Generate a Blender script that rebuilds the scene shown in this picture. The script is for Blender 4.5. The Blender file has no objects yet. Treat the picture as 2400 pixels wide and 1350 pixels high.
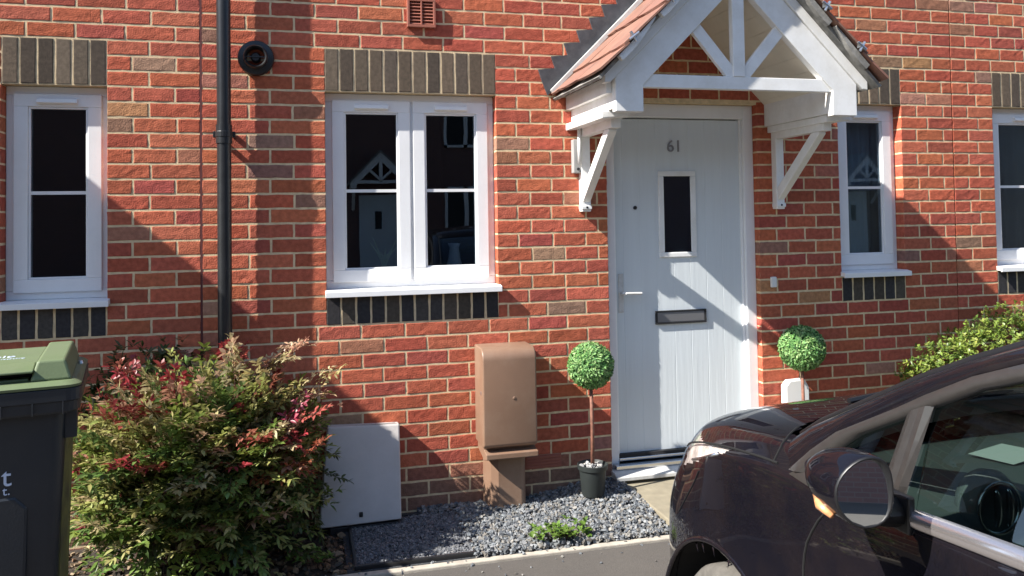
import bpy, bmesh, math, random
from mathutils import Vector, Matrix, noise
random.seed(7)
R = math.radians
SC = bpy.context.scene
COL = SC.collection

# ---------------------------------------------------------------- camera
cd = bpy.data.cameras.new('camera'); cam = bpy.data.objects.new('camera', cd); COL.objects.link(cam)
cd.sensor_width = 36; cd.sensor_fit = 'HORIZONTAL'; cd.lens = 28.5; cd.shift_y = -0.091
cd.clip_start = 0.05; cd.clip_end = 600
CL = Vector((-0.1153, -4.2434, 1.5552))
r_ = Vector((0.96810978, -0.25003026, -0.01575842)); f_ = Vector((0.2504039, 0.96768693, 0.02966307))
u_ = Vector((0.00783255, -0.03266308, 0.99943573))
cam.matrix_world = Matrix(((r_.x, u_.x, -f_.x, CL.x), (r_.y, u_.y, -f_.y, CL.y), (r_.z, u_.z, -f_.z, CL.z), (0, 0, 0, 1)))
SC.camera = cam
# ---------------------------------------------------------------- world and sun
TOSUN = Vector((-4.0, -1.0, 3.66)).normalized()
w = bpy.data.worlds.new('World'); SC.world = w; w.use_nodes = True
nt = w.node_tree; bg = nt.nodes['Background']
sky = nt.nodes.new('ShaderNodeTexSky'); sky.sky_type = 'NISHITA'; sky.sun_disc = False
sky.sun_elevation = math.asin(TOSUN.z); sky.sun_rotation = math.atan2(TOSUN.x, TOSUN.y)
sky.air_density = 1.0; sky.dust_density = .6; sky.ozone_density = 2.2
nt.links.new(sky.outputs[0], bg.inputs[0]); bg.inputs[1].default_value = 0.094
sl = bpy.data.lights.new('sun', 'SUN'); sl.energy = 5.0; sl.angle = R(0.5); sl.color = (1.0, 0.95, 0.88)
so = bpy.data.objects.new('sun', sl); COL.objects.link(so)
so.rotation_euler = TOSUN.to_track_quat('Z', 'Y').to_euler(); so.location = TOSUN * 30
SC.view_settings.view_transform = 'Standard'; SC.view_settings.look = 'None'
SC.view_settings.gamma = 1; SC.view_settings.exposure = 1.2
SC.render.engine = 'CYCLES'
SC.cycles.max_bounces = 8; SC.cycles.transparent_max_bounces = 16

# ---------------------------------------------------------------- materials
def mat(name, col=(.5, .5, .5), rough=.6, metal=0, spec=.5, var=0, vscale=8, bump=0, bscale=60, stretch=(1, 1, 1), attr=None,
        coat=0, dirt=None, dscale=3, damt=.4, bdist=.002, trans=0):
    m = bpy.data.materials.new(name); m.use_nodes = True; t = m.node_tree; N = t.nodes; L = t.links
    b = N['Principled BSDF']; b.inputs['Base Color'].default_value = (*col, 1)
    b.inputs['Roughness'].default_value = rough; b.inputs['Metallic'].default_value = metal
    b.inputs['Specular IOR Level'].default_value = spec; b.inputs['Coat Weight'].default_value = coat; b.inputs['Coat Roughness'].default_value = .02
    tc = N.new('ShaderNodeTexCoord'); mp = N.new('ShaderNodeMapping'); mp.inputs['Scale'].default_value = stretch
    L.new(tc.outputs['Object'], mp.inputs[0])
    src = None
    if attr:
        a = N.new('ShaderNodeAttribute'); a.attribute_name = attr; src = a.outputs['Color']
    def mix(fac, c1, c2, blend='MIX'):
        x = N.new('ShaderNodeMix'); x.data_type = 'RGBA'; x.blend_type = blend
        if isinstance(fac, float): x.inputs[0].default_value = fac
        else: L.new(fac, x.inputs[0])
        for c, i in ((c1, 6), (c2, 7)):
            if isinstance(c, tuple): x.inputs[i].default_value = (*c, 1)
            else: L.new(c, x.inputs[i])
        return x.outputs[2]
    if var:
        n = N.new('ShaderNodeTexNoise'); n.inputs['Scale'].default_value = vscale; n.inputs['Detail'].default_value = 6; L.new(mp.outputs[0], n.inputs[0])
        rp = N.new('ShaderNodeValToRGB'); rp.color_ramp.elements[0].position = .32; rp.color_ramp.elements[1].position = .68
        rp.color_ramp.elements[0].color = (1 - var, 1 - var, 1 - var, 1); rp.color_ramp.elements[1].color = (1 + var, 1 + var, 1 + var, 1)
        L.new(n.outputs[0], rp.inputs[0])
        src = mix(1.0, src if src else tuple(col), rp.outputs[0], 'MULTIPLY')
    if dirt:
        n = N.new('ShaderNodeTexNoise'); n.inputs['Scale'].default_value = dscale; n.inputs['Detail'].default_value = 8; n.inputs['Roughness'].default_value = .7; L.new(tc.outputs['Object'], n.inputs[0])
        mr = N.new('ShaderNodeMapRange'); mr.inputs[1].default_value = .42; mr.inputs[2].default_value = .72; mr.inputs[4].default_value = damt; L.new(n.outputs[0], mr.inputs[0])
        src = mix(mr.outputs[0], src if src else tuple(col), tuple(dirt))
    if src: L.new(src, b.inputs['Base Color'])
    if bump:
        n = N.new('ShaderNodeTexNoise'); n.inputs['Scale'].default_value = bscale; n.inputs['Detail'].default_value = 5; L.new(mp.outputs[0], n.inputs[0])
        bp = N.new('ShaderNodeBump'); bp.inputs['Strength'].default_value = bump; bp.inputs['Distance'].default_value = bdist
        L.new(n.outputs[0], bp.inputs['Height']); L.new(bp.outputs[0], b.inputs['Normal'])
    if trans:
        out = N['Material Output']; tr = N.new('ShaderNodeBsdfTranslucent'); ms = N.new('ShaderNodeMixShader'); ms.inputs[0].default_value = trans
        if src: L.new(src, tr.inputs[0])
        else: tr.inputs[0].default_value = (*col, 1)
        L.new(b.outputs[0], ms.inputs[1]); L.new(tr.outputs[0], ms.inputs[2]); L.new(ms.outputs[0], out.inputs[0])
    return m
def glass(name, tint=(.8, .85, .83), refl=1.0, rough=0.0, bump=0, ior=1.5):
    m = bpy.data.materials.new(name); m.use_nodes = True; t = m.node_tree; N = t.nodes; L = t.links
    N.remove(N['Principled BSDF']); out = N['Material Output']
    tr = N.new('ShaderNodeBsdfTransparent'); tr.inputs[0].default_value = (*tint, 1)
    gl = N.new('ShaderNodeBsdfGlossy'); gl.inputs['Roughness'].default_value = rough; gl.inputs[0].default_value = (refl * .84, refl * .92, refl, 1)
    f0 = ((ior - 1) / (ior + 1)) ** 2 * 1.9; lw = N.new('ShaderNodeLayerWeight'); lw.inputs[0].default_value = .5; fr = lw
    pw = N.new('ShaderNodeMath'); pw.operation = 'POWER'; pw.inputs[1].default_value = 5.0; L.new(lw.outputs['Facing'], pw.inputs[0])
    mr = N.new('ShaderNodeMapRange'); mr.inputs[3].default_value = f0; mr.inputs[4].default_value = 1.0; L.new(pw.outputs[0], mr.inputs[0])
    ms = N.new('ShaderNodeMixShader'); L.new(mr.outputs[0], ms.inputs[0]); L.new(tr.outputs[0], ms.inputs[1]); L.new(gl.outputs[0], ms.inputs[2]); L.new(ms.outputs[0], out.inputs[0])
    if bump:
        tc = N.new('ShaderNodeTexCoord'); n = N.new('ShaderNodeTexNoise'); n.inputs['Scale'].default_value = 90 if bump > .2 else 2.2; L.new(tc.outputs['Object'], n.inputs[0])
        bp = N.new('ShaderNodeBump'); bp.inputs['Strength'].default_value = bump; bp.inputs['Distance'].default_value = .003; L.new(n.outputs[0], bp.inputs['Height'])
        L.new(bp.outputs[0], gl.inputs['Normal']); L.new(bp.outputs[0], fr.inputs['Normal'])
    return m
M = dict(
 brick=mat('brick_clay', rough=.9, spec=.15, attr='col', var=.20, vscale=42, bump=.9, bscale=150, bdist=.0035),
 mortar=mat('lime_mortar', (.70, .55, .34), .95, spec=.1, var=.16, vscale=30, bump=.6, bscale=260, bdist=.002, dirt=(.44, .35, .24), dscale=5, damt=.4),
 upvc=mat('white_upvc', (.84, .84, .84), .28, bump=.03, bscale=12, dirt=(.66, .65, .62), dscale=9, damt=.22),
 timber=mat('white_gloss_timber', (.85, .85, .83), .38, var=.035, vscale=6, bump=.12, bscale=40, stretch=(1, 1, .2), dirt=(.52, .49, .41), dscale=8, damt=.34),
 soffit=mat('cream_soffit_board', (.74, .69, .58), .6, var=.05, bump=.1),
 door=mat('white_grained_door', (.66, .71, .73), .35, var=.02, vscale=30, stretch=(1, 1, .06), bump=.5, bscale=55, bdist=.0022),
 gasket=mat('black_gasket', (.015, .015, .017), .6),
 blackp=mat('black_plastic_pipe', (.018, .019, .021), .32, var=.2, vscale=10, bump=.05),
 dbrick=mat('brown_smooth_brick', rough=.85, spec=.25, attr='col', var=.22, vscale=55, bump=.5, bscale=230, bdist=.002),
 terracotta=mat('terracotta_vent', (.34, .115, .075), .75, var=.12, bump=.2),
 tile=mat('terracotta_roof_tile', (.46, .235, .15), .85, attr='col', var=.16, vscale=14, bump=.35, bscale=120, dirt=(.20, .15, .12), dscale=9, damt=.4),
 tilee=mat('grey_verge_mortar', (.27, .26, .24), .9, var=.25, vscale=25, bump=.5, bscale=90, dirt=(.12, .12, .11), dscale=14, damt=.7),
 lead=mat('lead_flashing', (.050, .056, .064), .6, metal=.1, var=.25, vscale=12, bump=.3, bscale=25, bdist=.004, dirt=(.13, .135, .14), dscale=16, damt=.5),
 pale=mat('pale_grey_gutter_strip', (.52, .52, .50), .6, var=.12, dirt=(.3, .3, .29), dscale=20, damt=.5),
 silver=mat('silver_clip', (.55, .57, .6), .3, metal=.9, bump=.4, bscale=90),
 brownp=mat('brown_meter_plastic', (.222, .134, .088), .42, var=.06, vscale=5, bump=.12, bscale=180, dirt=(.30, .215, .155), dscale=3.2, damt=.6),
 greyp=mat('pale_meter_plastic', (.52, .49, .47), .5, var=.05, vscale=4, bump=.15, bscale=150, dirt=(.36, .33, .3), dscale=5, damt=.35),
 midgrey=mat('grey_plastic', (.33, .33, .32), .5, var=.1),
 chrome=mat('brushed_chrome', (.62, .63, .65), .22, metal=1, bump=.05, bscale=200, stretch=(.1, 1, 1)),
 steelflap=mat('grey_flap', (.28, .28, .29), .4, metal=.6),
 tarmac=mat('tarmac', (.082, .074, .066), .9, var=.22, vscale=220, bump=.8, bscale=320, bdist=.004, dirt=(.11, .098, .085), dscale=2.2, damt=.5),
 kerb=mat('concrete_edging', (.40, .36, .30), .9, var=.14, vscale=25, bump=.5, bscale=160),
 slab=mat('buff_paving', (.25, .22, .155), .9, var=.14, vscale=16, bump=.5, bscale=120, dirt=(.2, .17, .12), dscale=6, damt=.6),
 soil=mat('dark_soil', (.035, .026, .018), .95, var=.4, vscale=40, bump=1, bscale=60, bdist=.012),
 gravbase=mat('gravel_bed', (.045, .048, .052), .95, var=.3, vscale=80, bump=1, bscale=90, bdist=.01),
 chip=mat('slate_chip', rough=.7, spec=.4, attr='col', var=.18, vscale=120, bump=.3, bscale=200),
 leaf=mat('shrub_leaf', rough=.38, spec=.5, attr='col', var=.14, vscale=60, trans=.34),
 stem=mat('brown_stem', (.09, .05, .035), .8, var=.3, vscale=30, bump=.4),
 tleaf=mat('artificial_leaf', rough=.55, spec=.4, attr='col', trans=.2),
 core=mat('dark_core', (.01, .03, .012), .9),
 potm=mat('black_pot', (.02, .025, .024), .55, var=.2, bump=.1),
 binbody=mat('charcoal_bin_plastic', (.014, .018, .024), .45, var=.15, vscale=3, bump=.25, bscale=140, dirt=(.035, .037, .038), dscale=2.5, damt=.4),
 binlid=mat('green_bin_lid', (.125, .165, .080), .5, var=.08, vscale=5, bump=.25, bscale=150, dirt=(.17, .19, .12), dscale=4, damt=.5),
 moss=mat('mossy_bin_side', (.12, .115, .03), .7, var=.4, vscale=12, dirt=(.04, .04, .03), dscale=8, damt=.8),
 print_=mat('white_print', (.55, .62, .75), .6),
 dark=mat('dark_interior', (.030, .038, .052), .9),
 room=mat('room_wall', (.06, .065, .07), .95),
 blind=mat('beige_blind', (.42, .37, .28), .9, var=.1),
 curtain=mat('grey_curtain', (.46, .50, .54), .9, var=.1),
 pane=glass('window_glass', (.60, .66, .70), .85, 0.0, .12, 1.52),
 frost=glass('obscured_glass', (.55, .58, .58), .8, .18, .6, 1.6),
 carglass=glass('car_glass', (.46, .56, .52), 1.0, 0.0, 0, 1.5),
 screen=glass('tinted_windscreen', (.30, .38, .34), 1.0, 0.0, 0, 1.5),
 paint=mat('dusty_dark_car_paint', (.0050, .0045, .0072), .6, metal=0, spec=.03, coat=.85, dirt=(.024, .016, .013), dscale=3.6, damt=.38, var=.25, vscale=260),
 carblk=mat('car_black_trim', (.008, .008, .009), .4),
 gapm=mat('panel_gap', (.002, .002, .002), .9),
 framegrey=mat('dusty_door_frame', (.030, .027, .025), .38, metal=.1, spec=.6, coat=.4, var=.1, vscale=60),
 trimchr=mat('belt_trim_chrome', (.74, .70, .70), .24, metal=.9, bump=.15, bscale=18),
 mirror=mat('mirror_glass', (.88, .93, .95), .01, metal=1),
 lampchr=mat('lamp_reflector', (.75, .70, .67), .25, metal=.15, bump=1, bscale=26, bdist=.014, var=.35, vscale=18),
 lamplens=glass('lamp_lens', (.93, .90, .88), 1.0, 0.02, 0, 1.5),
 amber=mat('amber_lens', (.55, .25, .11), .2, var=.3, vscale=60, coat=1),
 tyre=mat('dusty_tyre', (.10, .092, .08), .9, var=.2, vscale=30, bump=.5, bscale=120),
 tread=mat('tyre_rubber', (.02, .02, .02), .8),
 alloy=mat('alloy_wheel', (.5, .5, .5), .3, metal=1),
 dash=mat('dashboard_plastic', (.09, .10, .10), .5, bump=.3, bscale=200),
 seat=mat('seat_cloth', (.05, .055, .06), .9, var=.2, vscale=80),
 paper=mat('paper', (.6, .6, .58), .8),
 sealant=mat('maroon_sealant', (.10, .022, .02), .7),
 stepw=mat('weathered_white_step', (.60, .60, .58), .5, dirt=(.3, .28, .24), dscale=12, damt=.6),
 white=mat('white_plastic', (.74, .74, .72), .4),
)

# ---------------------------------------------------------------- helpers
class MB:
    def __init__(s): s.v = []; s.f = []; s.m = []; s.c = []
    def box(s, x0, x1, y0, y1, z0, z1, mi=0, mtx=None):
        b = len(s.v); P = [(x, y, z) for x in (x0, x1) for y in (y0, y1) for z in (z0, z1)]
        if mtx: P = [tuple(mtx @ Vector(p)) for p in P]
        s.v += P
        for q in ((0, 1, 3, 2), (4, 6, 7, 5), (0, 4, 5, 1), (2, 3, 7, 6), (0, 2, 6, 4), (1, 5, 7, 3)):
            s.f.append(tuple(b + i for i in q)); s.m.append(mi)
        return s
    def prism(s, poly, a, b_, axis='y', mi=0):
        """poly: list of 2-D points, extruded along axis from a to b_"""
        b = len(s.v); n = len(poly)
        def P(p, t):
            return {'y': (p[0], t, p[1]), 'x': (t, p[0], p[1]), 'z': (p[0], p[1], t)}[axis]
        s.v += [P(p, a) for p in poly] + [P(p, b_) for p in poly]
        s.f.append(tuple(b + i for i in range(n))); s.f.append(tuple(b + n + i for i in reversed(range(n)))); s.m += [mi, mi]
        for i in range(n):
            j = (i + 1) % n; s.f.append((b + i, b + n + i, b + n + j, b + j)); s.m.append(mi)
        return s
    def tube(s, pts, rad, n=12, mi=0, caps=True):
        pts = [Vector(p) for p in pts]; rr = rad if isinstance(rad, (list, tuple)) else [rad] * len(pts)
        base = len(s.v); up = None
        for i, p in enumerate(pts):
            d = (pts[min(i + 1, len(pts) - 1)] - pts[max(i - 1, 0)]).normalized()
            if up is None:
                up = Vector((0, 0, 1)) if abs(d.z) < .9 else Vector((1, 0, 0))
            a = d.cross(up).normalized(); bb = a.cross(d).normalized(); up = bb
            for k in range(n):
                t = 2 * math.pi * k / n; s.v.append(tuple(p + (a * math.cos(t) + bb * math.sin(t)) * rr[i]))
        for i in range(len(pts) - 1):
            for k in range(n):
                k2 = (k + 1) % n; o = base + i * n; s.f.append((o + k, o + k2, o + n + k2, o + n + k)); s.m.append(mi)
        if caps:
            s.f.append(tuple(base + k for k in reversed(range(n)))); s.f.append(tuple(base + (len(pts) - 1) * n + k for k in range(n))); s.m += [mi, mi]
        return s
    def lathe(s, prof, c, n=32, axis='z', mi=0):
        base = len(s.v)
        for r, h in prof:
            for k in range(n):
                t = 2 * math.pi * k / n; a, b = r * math.cos(t), r * math.sin(t)
                p = {'z': (a, b, h), 'y': (a, h, b), 'x': (h, a, b)}[axis]
                s.v.append((c[0] + p[0], c[1] + p[1], c[2] + p[2]))
        for i in range(len(prof) - 1):
            for k in range(n):
                k2 = (k + 1) % n; o = base + i * n; s.f.append((o + k, o + k2, o + n + k2, o + n + k)); s.m.append(mi)
        return s
    def grid(s, rows, mi=0, flip=False):
        base = len(s.v); n = len(rows[0])
        for r in rows: s.v += [tuple(p) for p in r]
        for i in range(len(rows) - 1):
            for k in range(n - 1):
                o = base + i * n + k; q = (o, o + 1, o + n + 1, o + n)
                s.f.append(tuple(reversed(q)) if flip else q); s.m.append(mi)
        return s
    def poly(s, pts, mi=0):
        b = len(s.v); s.v += [tuple(p) for p in pts]; s.f.append(tuple(range(b, b + len(pts)))); s.m.append(mi); return s
    def build(s, name, mats, parent=None, bevel=0, smooth=False, colors=None, seg=2, solid=0, sub=0, recalc=False):
        me = bpy.data.meshes.new(name); me.from_pydata(s.v, [], s.f)
        if not isinstance(mats, (list, tuple)): mats = [mats]
        for m in mats: me.materials.append(m)
        if len(mats) > 1: me.polygons.foreach_set('material_index', s.m)
        if colors:
            a = me.color_attributes.new('col', 'FLOAT_COLOR', 'POINT')
            a.data.foreach_set('color', [q for c in colors for q in (c[0], c[1], c[2], 1)])
        if recalc:
            bm = bmesh.new(); bm.from_mesh(me); bmesh.ops.recalc_face_normals(bm, faces=bm.faces); bm.to_mesh(me); bm.free()
        if smooth: me.polygons.foreach_set('use_smooth', [True] * len(me.polygons))
        me.update()
        o = bpy.data.objects.new(name, me); COL.objects.link(o)
        if parent: o.parent = parent
        if solid:
            q = o.modifiers.new('thick', 'SOLIDIFY'); q.thickness = solid; q.offset = 0
        if bevel:
            q = o.modifiers.new('soft_edges', 'BEVEL'); q.width = bevel; q.segments = seg; q.limit_method = 'ANGLE'; q.angle_limit = R(40); q.harden_normals = False
        if sub:
            q = o.modifiers.new('sub', 'SUBSURF'); q.levels = sub; q.render_levels = sub
        return o
def tag(o, label=None, cat=None, group=None, kind=None):
    if label: o['label'] = label
    if cat: o['category'] = cat
    if group: o['group'] = group
    if kind: o['kind'] = kind
    return o
def thing(name, label, cat, group=None, loc=(0, 0, 0)):
    o = bpy.data.objects.new(name, None); COL.objects.link(o); o.location = loc; o.empty_display_size = .1
    return tag(o, label, cat, group)
def text(name, s, size, m, parent, mtx, ext=.002):
    cu = bpy.data.curves.new(name, 'FONT'); cu.body = s; cu.size = size; cu.extrude = ext; cu.align_x = 'CENTER'; cu.align_y = 'CENTER'
    ob = bpy.data.objects.new(name + '_tmp', cu); COL.objects.link(ob); dg = bpy.context.evaluated_depsgraph_get(); dg.update()
    me = bpy.data.meshes.new_from_object(ob.evaluated_get(dg)); bpy.data.objects.remove(ob)
    me.transform(mtx); me.materials.clear(); me.materials.append(m)
    o = bpy.data.objects.new(name, me); COL.objects.link(o); o.parent = parent; return o
def rx90(x, y, z): return Matrix.Translation((x, y, z)) @ Matrix.Rotation(R(90), 4, 'X')

# ---------------------------------------------------------------- brick walls
K0 = 2.45; CH = .075
def zk(k): return K0 - CH * k
PAL = [((.425, .112, .064), 46), ((.385, .098, .058), 30), ((.455, .130, .070), 14), ((.345, .088, .058), 14), ((.38, .15, .10), 3), ((.34, .20, .135), 1.2), ((.42, .19, .10), 2), ((.27, .14, .10), 2)]
PW = [p[1] for p in PAL]
def brick_col(rng, z, x=0):
    br = noise.noise(Vector((x * .9, z * 1.3, 5))) * .14 + (.14 if x > 2.9 and z > 1.9 else 0)
    c = rng.choices(PAL, PW)[0][0]
    if rng.random() < br: c = rng.choice([(.30, .13, .085), (.36, .17, .10), (.27, .15, .11), (.40, .21, .13)])
    k = rng.uniform(.90, 1.10)
    c = [c[0] * k * rng.uniform(.95, 1.05), c[1] * k * rng.uniform(.9, 1.12), c[2] * k * rng.uniform(.9, 1.12)]
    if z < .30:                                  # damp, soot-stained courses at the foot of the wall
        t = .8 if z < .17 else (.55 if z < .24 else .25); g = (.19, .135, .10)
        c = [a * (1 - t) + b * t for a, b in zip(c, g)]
    return c
def add_brick(mb, cols, x0, x1, z0, z1, rng, col, depth=.075, amp=.0042, y=0, skin=True, vert=False):
    W = x1 - x0; H = z1 - z0; nx = max(3, int(W / .020)); nz = 5
    if vert: nx = 4; nz = max(6, int(H / .03))
    def pos(n, S): e = .0032; return [0.0] + [(e + (S - 2 * e) * i / (n - 2)) / S for i in range(n - 1)] + [1.0]
    US = pos(nx, W); VS = pos(nz, H)
    seed = Vector((rng.uniform(0, 100), rng.uniform(0, 100), 0)); base = len(mb.v); tilt = rng.uniform(-.0005, .0005); off = rng.uniform(-.0003, .0006)
    for j in range(nz + 1):
        for i in range(nx + 1):
            u = US[i]; v = VS[j]; x = x0 + W * u; z = z0 + H * v
            ex = min(u, 1 - u) * W; ez = min(v, 1 - v) * H
            p = Vector((x * 16, z * 34, 0)) + seed
            n = noise.noise(p); fold = noise.noise(Vector(((x + z * 1.2) * 15, z * 48, 3)) + seed)
            d = n * amp * .42 + (max(0, .8 - abs(fold) * 6)) * -amp * .8 * max(0, math.sin((u * W + seed.x) * 23)) + tilt * (v - .5) * 2 + off
            edge = min(ex, ez)
            d = max(d, -.0010)
            if edge < .001: d = -.0011 - abs(n) * .0004
            jx = noise.noise(Vector((z * 40, x * 3, 7)) + seed) * .0026 if ex < .001 else 0
            jz = noise.noise(Vector((x * 22, z * 3, 9)) + seed) * .0030 if ez < .001 else 0
            mb.v.append((x + jx, y - d, z + jz)); cols.append(col)
    n1 = nx + 1
    for j in range(nz):
        for i in range(nx):
            o = base + j * n1 + i; mb.f.append((o, o + 1, o + 1 + n1, o + n1)); mb.m.append(0)
    # sides
    ring = [base + i for i in range(n1)] + [base + j * n1 + nx for j in range(1, nz + 1)] + [base + nz * n1 + i for i in range(nx - 1, -1, -1)] + [base + j * n1 for j in range(nz - 1, 0, -1)]
    b2 = len(mb.v)
    for q in ring:
        p = mb.v[q]; mb.v.append((p[0], y + depth, p[2])); cols.append(col)
    for i in range(len(ring)):
        j = (i + 1) % len(ring); mb.f.append((ring[i], b2 + i, b2 + j, ring[j])); mb.m.append(0)
J = .0108
def brick_wall(parent, xa, xb, ktop, kbot, openings, seed, slots=()):
    rng = random.Random(seed); mb = MB(); cols = []
    for k in range(ktop, kbot):
        z1 = zk(k) - J / 2; z0 = zk(k + 1) + J / 2; zc = (z0 + z1) / 2
        segs = [(xa, xb)]
        for (o0, o1, q0, q1) in list(openings) + list(slots):
            if q0 < zc < q1:
                ns = []
                for a, b in segs:
                    if o1 <= a or o0 >= b: ns.append((a, b))
                    else:
                        if o0 - a > .02: ns.append((a, o0))
                        if b - o1 > .02: ns.append((o1, b))
                segs = ns
        for a, b in segs:
            js = []
            if a > xa + .01 and 1.2 < zc < 2.45 or (a > 2 and zc > 1.1): pitch = .192; x = a + (.115 if k % 2 else .188)
            else:
                pitch = .2218; off = .176 if k % 2 else .066; n = math.ceil((a - off) / pitch - 1e-6); x = off + n * pitch
            while x < b:
                if x - a > .05 and b - x > .05: js.append(x + rng.uniform(-.006, .006))
                x += pitch
            ed = [a - J / 2 if a == xa else a - J / 2] + js + [b + J / 2]
            for i in range(len(ed) - 1):
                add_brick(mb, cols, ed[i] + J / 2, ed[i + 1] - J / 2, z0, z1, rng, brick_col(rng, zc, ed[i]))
    o = mb.build('wall', [M['brick']], parent, colors=cols)
    # mortar bed: a sheet with the openings cut, returned into the reveals
    mm = MB(); ops = sorted(openings); xs = sorted({xa, xb} | {q for p in ops for q in p[:2] if xa < q < xb}); zt, zb = zk(ktop), zk(kbot)
    zs = sorted({zb, zt} | {q for p in ops for q in p[2:] if zb < q < zt})
    Y = .0019
    for i in range(len(xs) - 1):
        for j in range(len(zs) - 1):
            cx = (xs[i] + xs[i + 1]) / 2; cz = (zs[j] + zs[j + 1]) / 2
            if any(p[0] < cx < p[1] and p[2] < cz < p[3] for p in ops): continue
            mm.poly([(xs[i], Y, zs[j]), (xs[i + 1], Y, zs[j]), (xs[i + 1], Y, zs[j + 1]), (xs[i], Y, zs[j + 1])])
    e = .0015
    for (a, b, c, d) in ops:
        c0 = max(c, zb)
        mm.poly([(a - e, Y, c0), (a - e, .075, c0), (a - e, .075, d), (a - e, Y, d)]); mm.poly([(b + e, Y, c0), (b + e, .075, c0), (b + e, .075, d), (b + e, Y, d)])
        mm.poly([(a, Y, d + e), (b, Y, d + e), (b, .12, d + e), (a, .12, d + e)])
    mm.build('mortar', M['mortar'], o)
    # inner leaf behind, so the wall is solid
    bk = MB()
    for i in range(len(xs) - 1):
        for j in range(len(zs) - 1):
            cx = (xs[i] + xs[i + 1]) / 2; cz = (zs[j] + zs[j + 1]) / 2
            if any(p[0] < cx < p[1] and p[2] < cz < p[3] for p in ops): continue
            bk.box(xs[i], xs[i + 1], .08, .2, zs[j], zs[j + 1])
    bk.build('inner_leaf', M['room'], o)
    return o
def soldier(parent, name, x0, n, ztop, h, rng, pal):
    mb = MB(); cols = []
    for i in range(n):
        c = rng.choice(pal); k = rng.uniform(.8, 1.2); c = [q * k for q in c]
        g = .0058 + rng.uniform(-.0010, .0010)
        add_brick(mb, cols, x0 + i * .0755 + g, x0 + (i + 1) * .0755 - g, ztop - h + .005, ztop - .005, rng, c, amp=.0008, vert=True, y=-.0006)
    return mb.build(name, M['dbrick'], parent, colors=cols)
LINT = [(.120, .090, .064), (.082, .062, .046), (.150, .115, .082), (.100, .078, .060)]
SILLB = [(.048, .044, .042), (.036, .034, .036), (.06, .054, .048), (.075, .062, .048)]

ZT, ZB = 2.225, 1.2125        # window openings
LW, RW, SW = -1.475, 4.173, 3.026
def opening(x, w): return (x, x + w, 1.175, ZT)
def dark_slots(x, w): return [(x, x + w, ZT, K0), (x, x + w, zk(19), 1.175)]

def window(parent, x0, w, lights, label, kind='pane', bars=True, back=None):
    """frame mesh > sash, glass, glazing bar, trickle vent, sill, lintel"""
    x1 = x0 + w; Y = .070
    f = MB(); t = .042; zb = ZB - .006
    f.box(x0, x1, Y, Y + .065, ZT - t, ZT); f.box(x0, x1, Y, Y + .065, zb, zb + t); f.box(x0, x0 + t, Y, Y + .065, zb + t, ZT - t); f.box(x1 - t, x1, Y, Y + .065, zb + t, ZT - t)
    if lights == 2: f.box(x0 + w / 2 - .016, x0 + w / 2 + .016, Y, Y + .065, zb + t, ZT - t)
    fr = f.build('window', M['upvc'], parent, bevel=.004); tag(fr, label)
    edges = [(x0 + t - .006, x0 + w / 2 - .008), (x0 + w / 2 + .008, x1 - t + .006)] if lights == 2 else [(x0 + t - .006, x1 - t + .006)]
    for (a, b) in edges:
        z0, z1 = zb + t - .008, ZT - t + .006; s = .062; Ys = Y - .016
        m = MB()
        for (p0, p1, q0, q1) in ((a, b, z1 - s, z1), (a, b, z0, z0 + s), (a, a + s, z0 + s, z1 - s), (b - s, b, z0 + s, z1 - s)):
            m.box(p0, p1, Ys, Ys + .05, q0, q1)
        # glazing bead stepped back
        g = .010; aa, bb, c0, c1 = a + s, b - s, z0 + s, z1 - s
        for (p0, p1, q0, q1) in ((aa, bb, c1 - g, c1), (aa, bb, c0, c0 + g), (aa, aa + g, c0 + g, c1 - g), (bb - g, bb, c0 + g, c1 - g)):
            m.box(p0, p1, Ys + .008, Ys + .045, q0, q1)
        m.build('sash', M['upvc'], fr, bevel=.003)
        gg = MB(); gg.box(aa + .006, bb - .006, Ys + .017, Ys + .021, c0 + .006, c1 - .006); gg.build('glass', M[kind], fr)
        if bars: MB().box(aa + .004, bb - .004, Ys + .0125, Ys + .0165, 1.706, 1.722).build('glazing_bar', M['upvc'], fr)
        cx = (a + b) / 2; tv = MB(); vw = .088
        tv.prism([(Ys + .002, z1 - .046), (Ys - .012, z1 - .050), (Ys - .022, z1 - .044), (Ys - .020, z1 - .026), (Ys + .002, z1 - .020)], cx - vw, cx + vw, 'x')
        tv.build('trickle_vent', M['upvc'], fr, bevel=.0015, recalc=True)
    s = MB(); s.prism([(.075, 1.178), (.075, 1.2065), (.0, 1.2055), (-.040, 1.198), (-.040, 1.170), (-.030, 1.170), (-.030, 1.178)], x0 - .006, x1 + .012, 'x')
    s.build('sill', M['upvc'], fr, bevel=.002, recalc=True)
    if back:  # room behind the glass
        rm = MB(); d = back.get('d', 2.2); e = .5
        X0, X1, Z0, Z1 = x0 - e * .2, x1 + e * .2, ZB - .4, ZT + .2
        rm.poly([(X0, d, Z0), (X1, d, Z0), (X1, d, Z1), (X0, d, Z1)]); rm.poly([(X0, .2, Z0), (X0, d, Z0), (X0, d, Z1), (X0, .2, Z1)]); rm.poly([(X1, .2, Z0), (X1, d, Z0), (X1, d, Z1), (X1, .2, Z1)])
        rm.poly([(X0, .2, Z0), (X1, .2, Z0), (X1, d, Z0), (X0, d, Z0)]); rm.poly([(X0, .2, Z1), (X1, .2, Z1), (X1, d, Z1), (X0, d, Z1)])
        rm.build('room', M[back.get('m', 'dark')], fr)
    return fr
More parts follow.
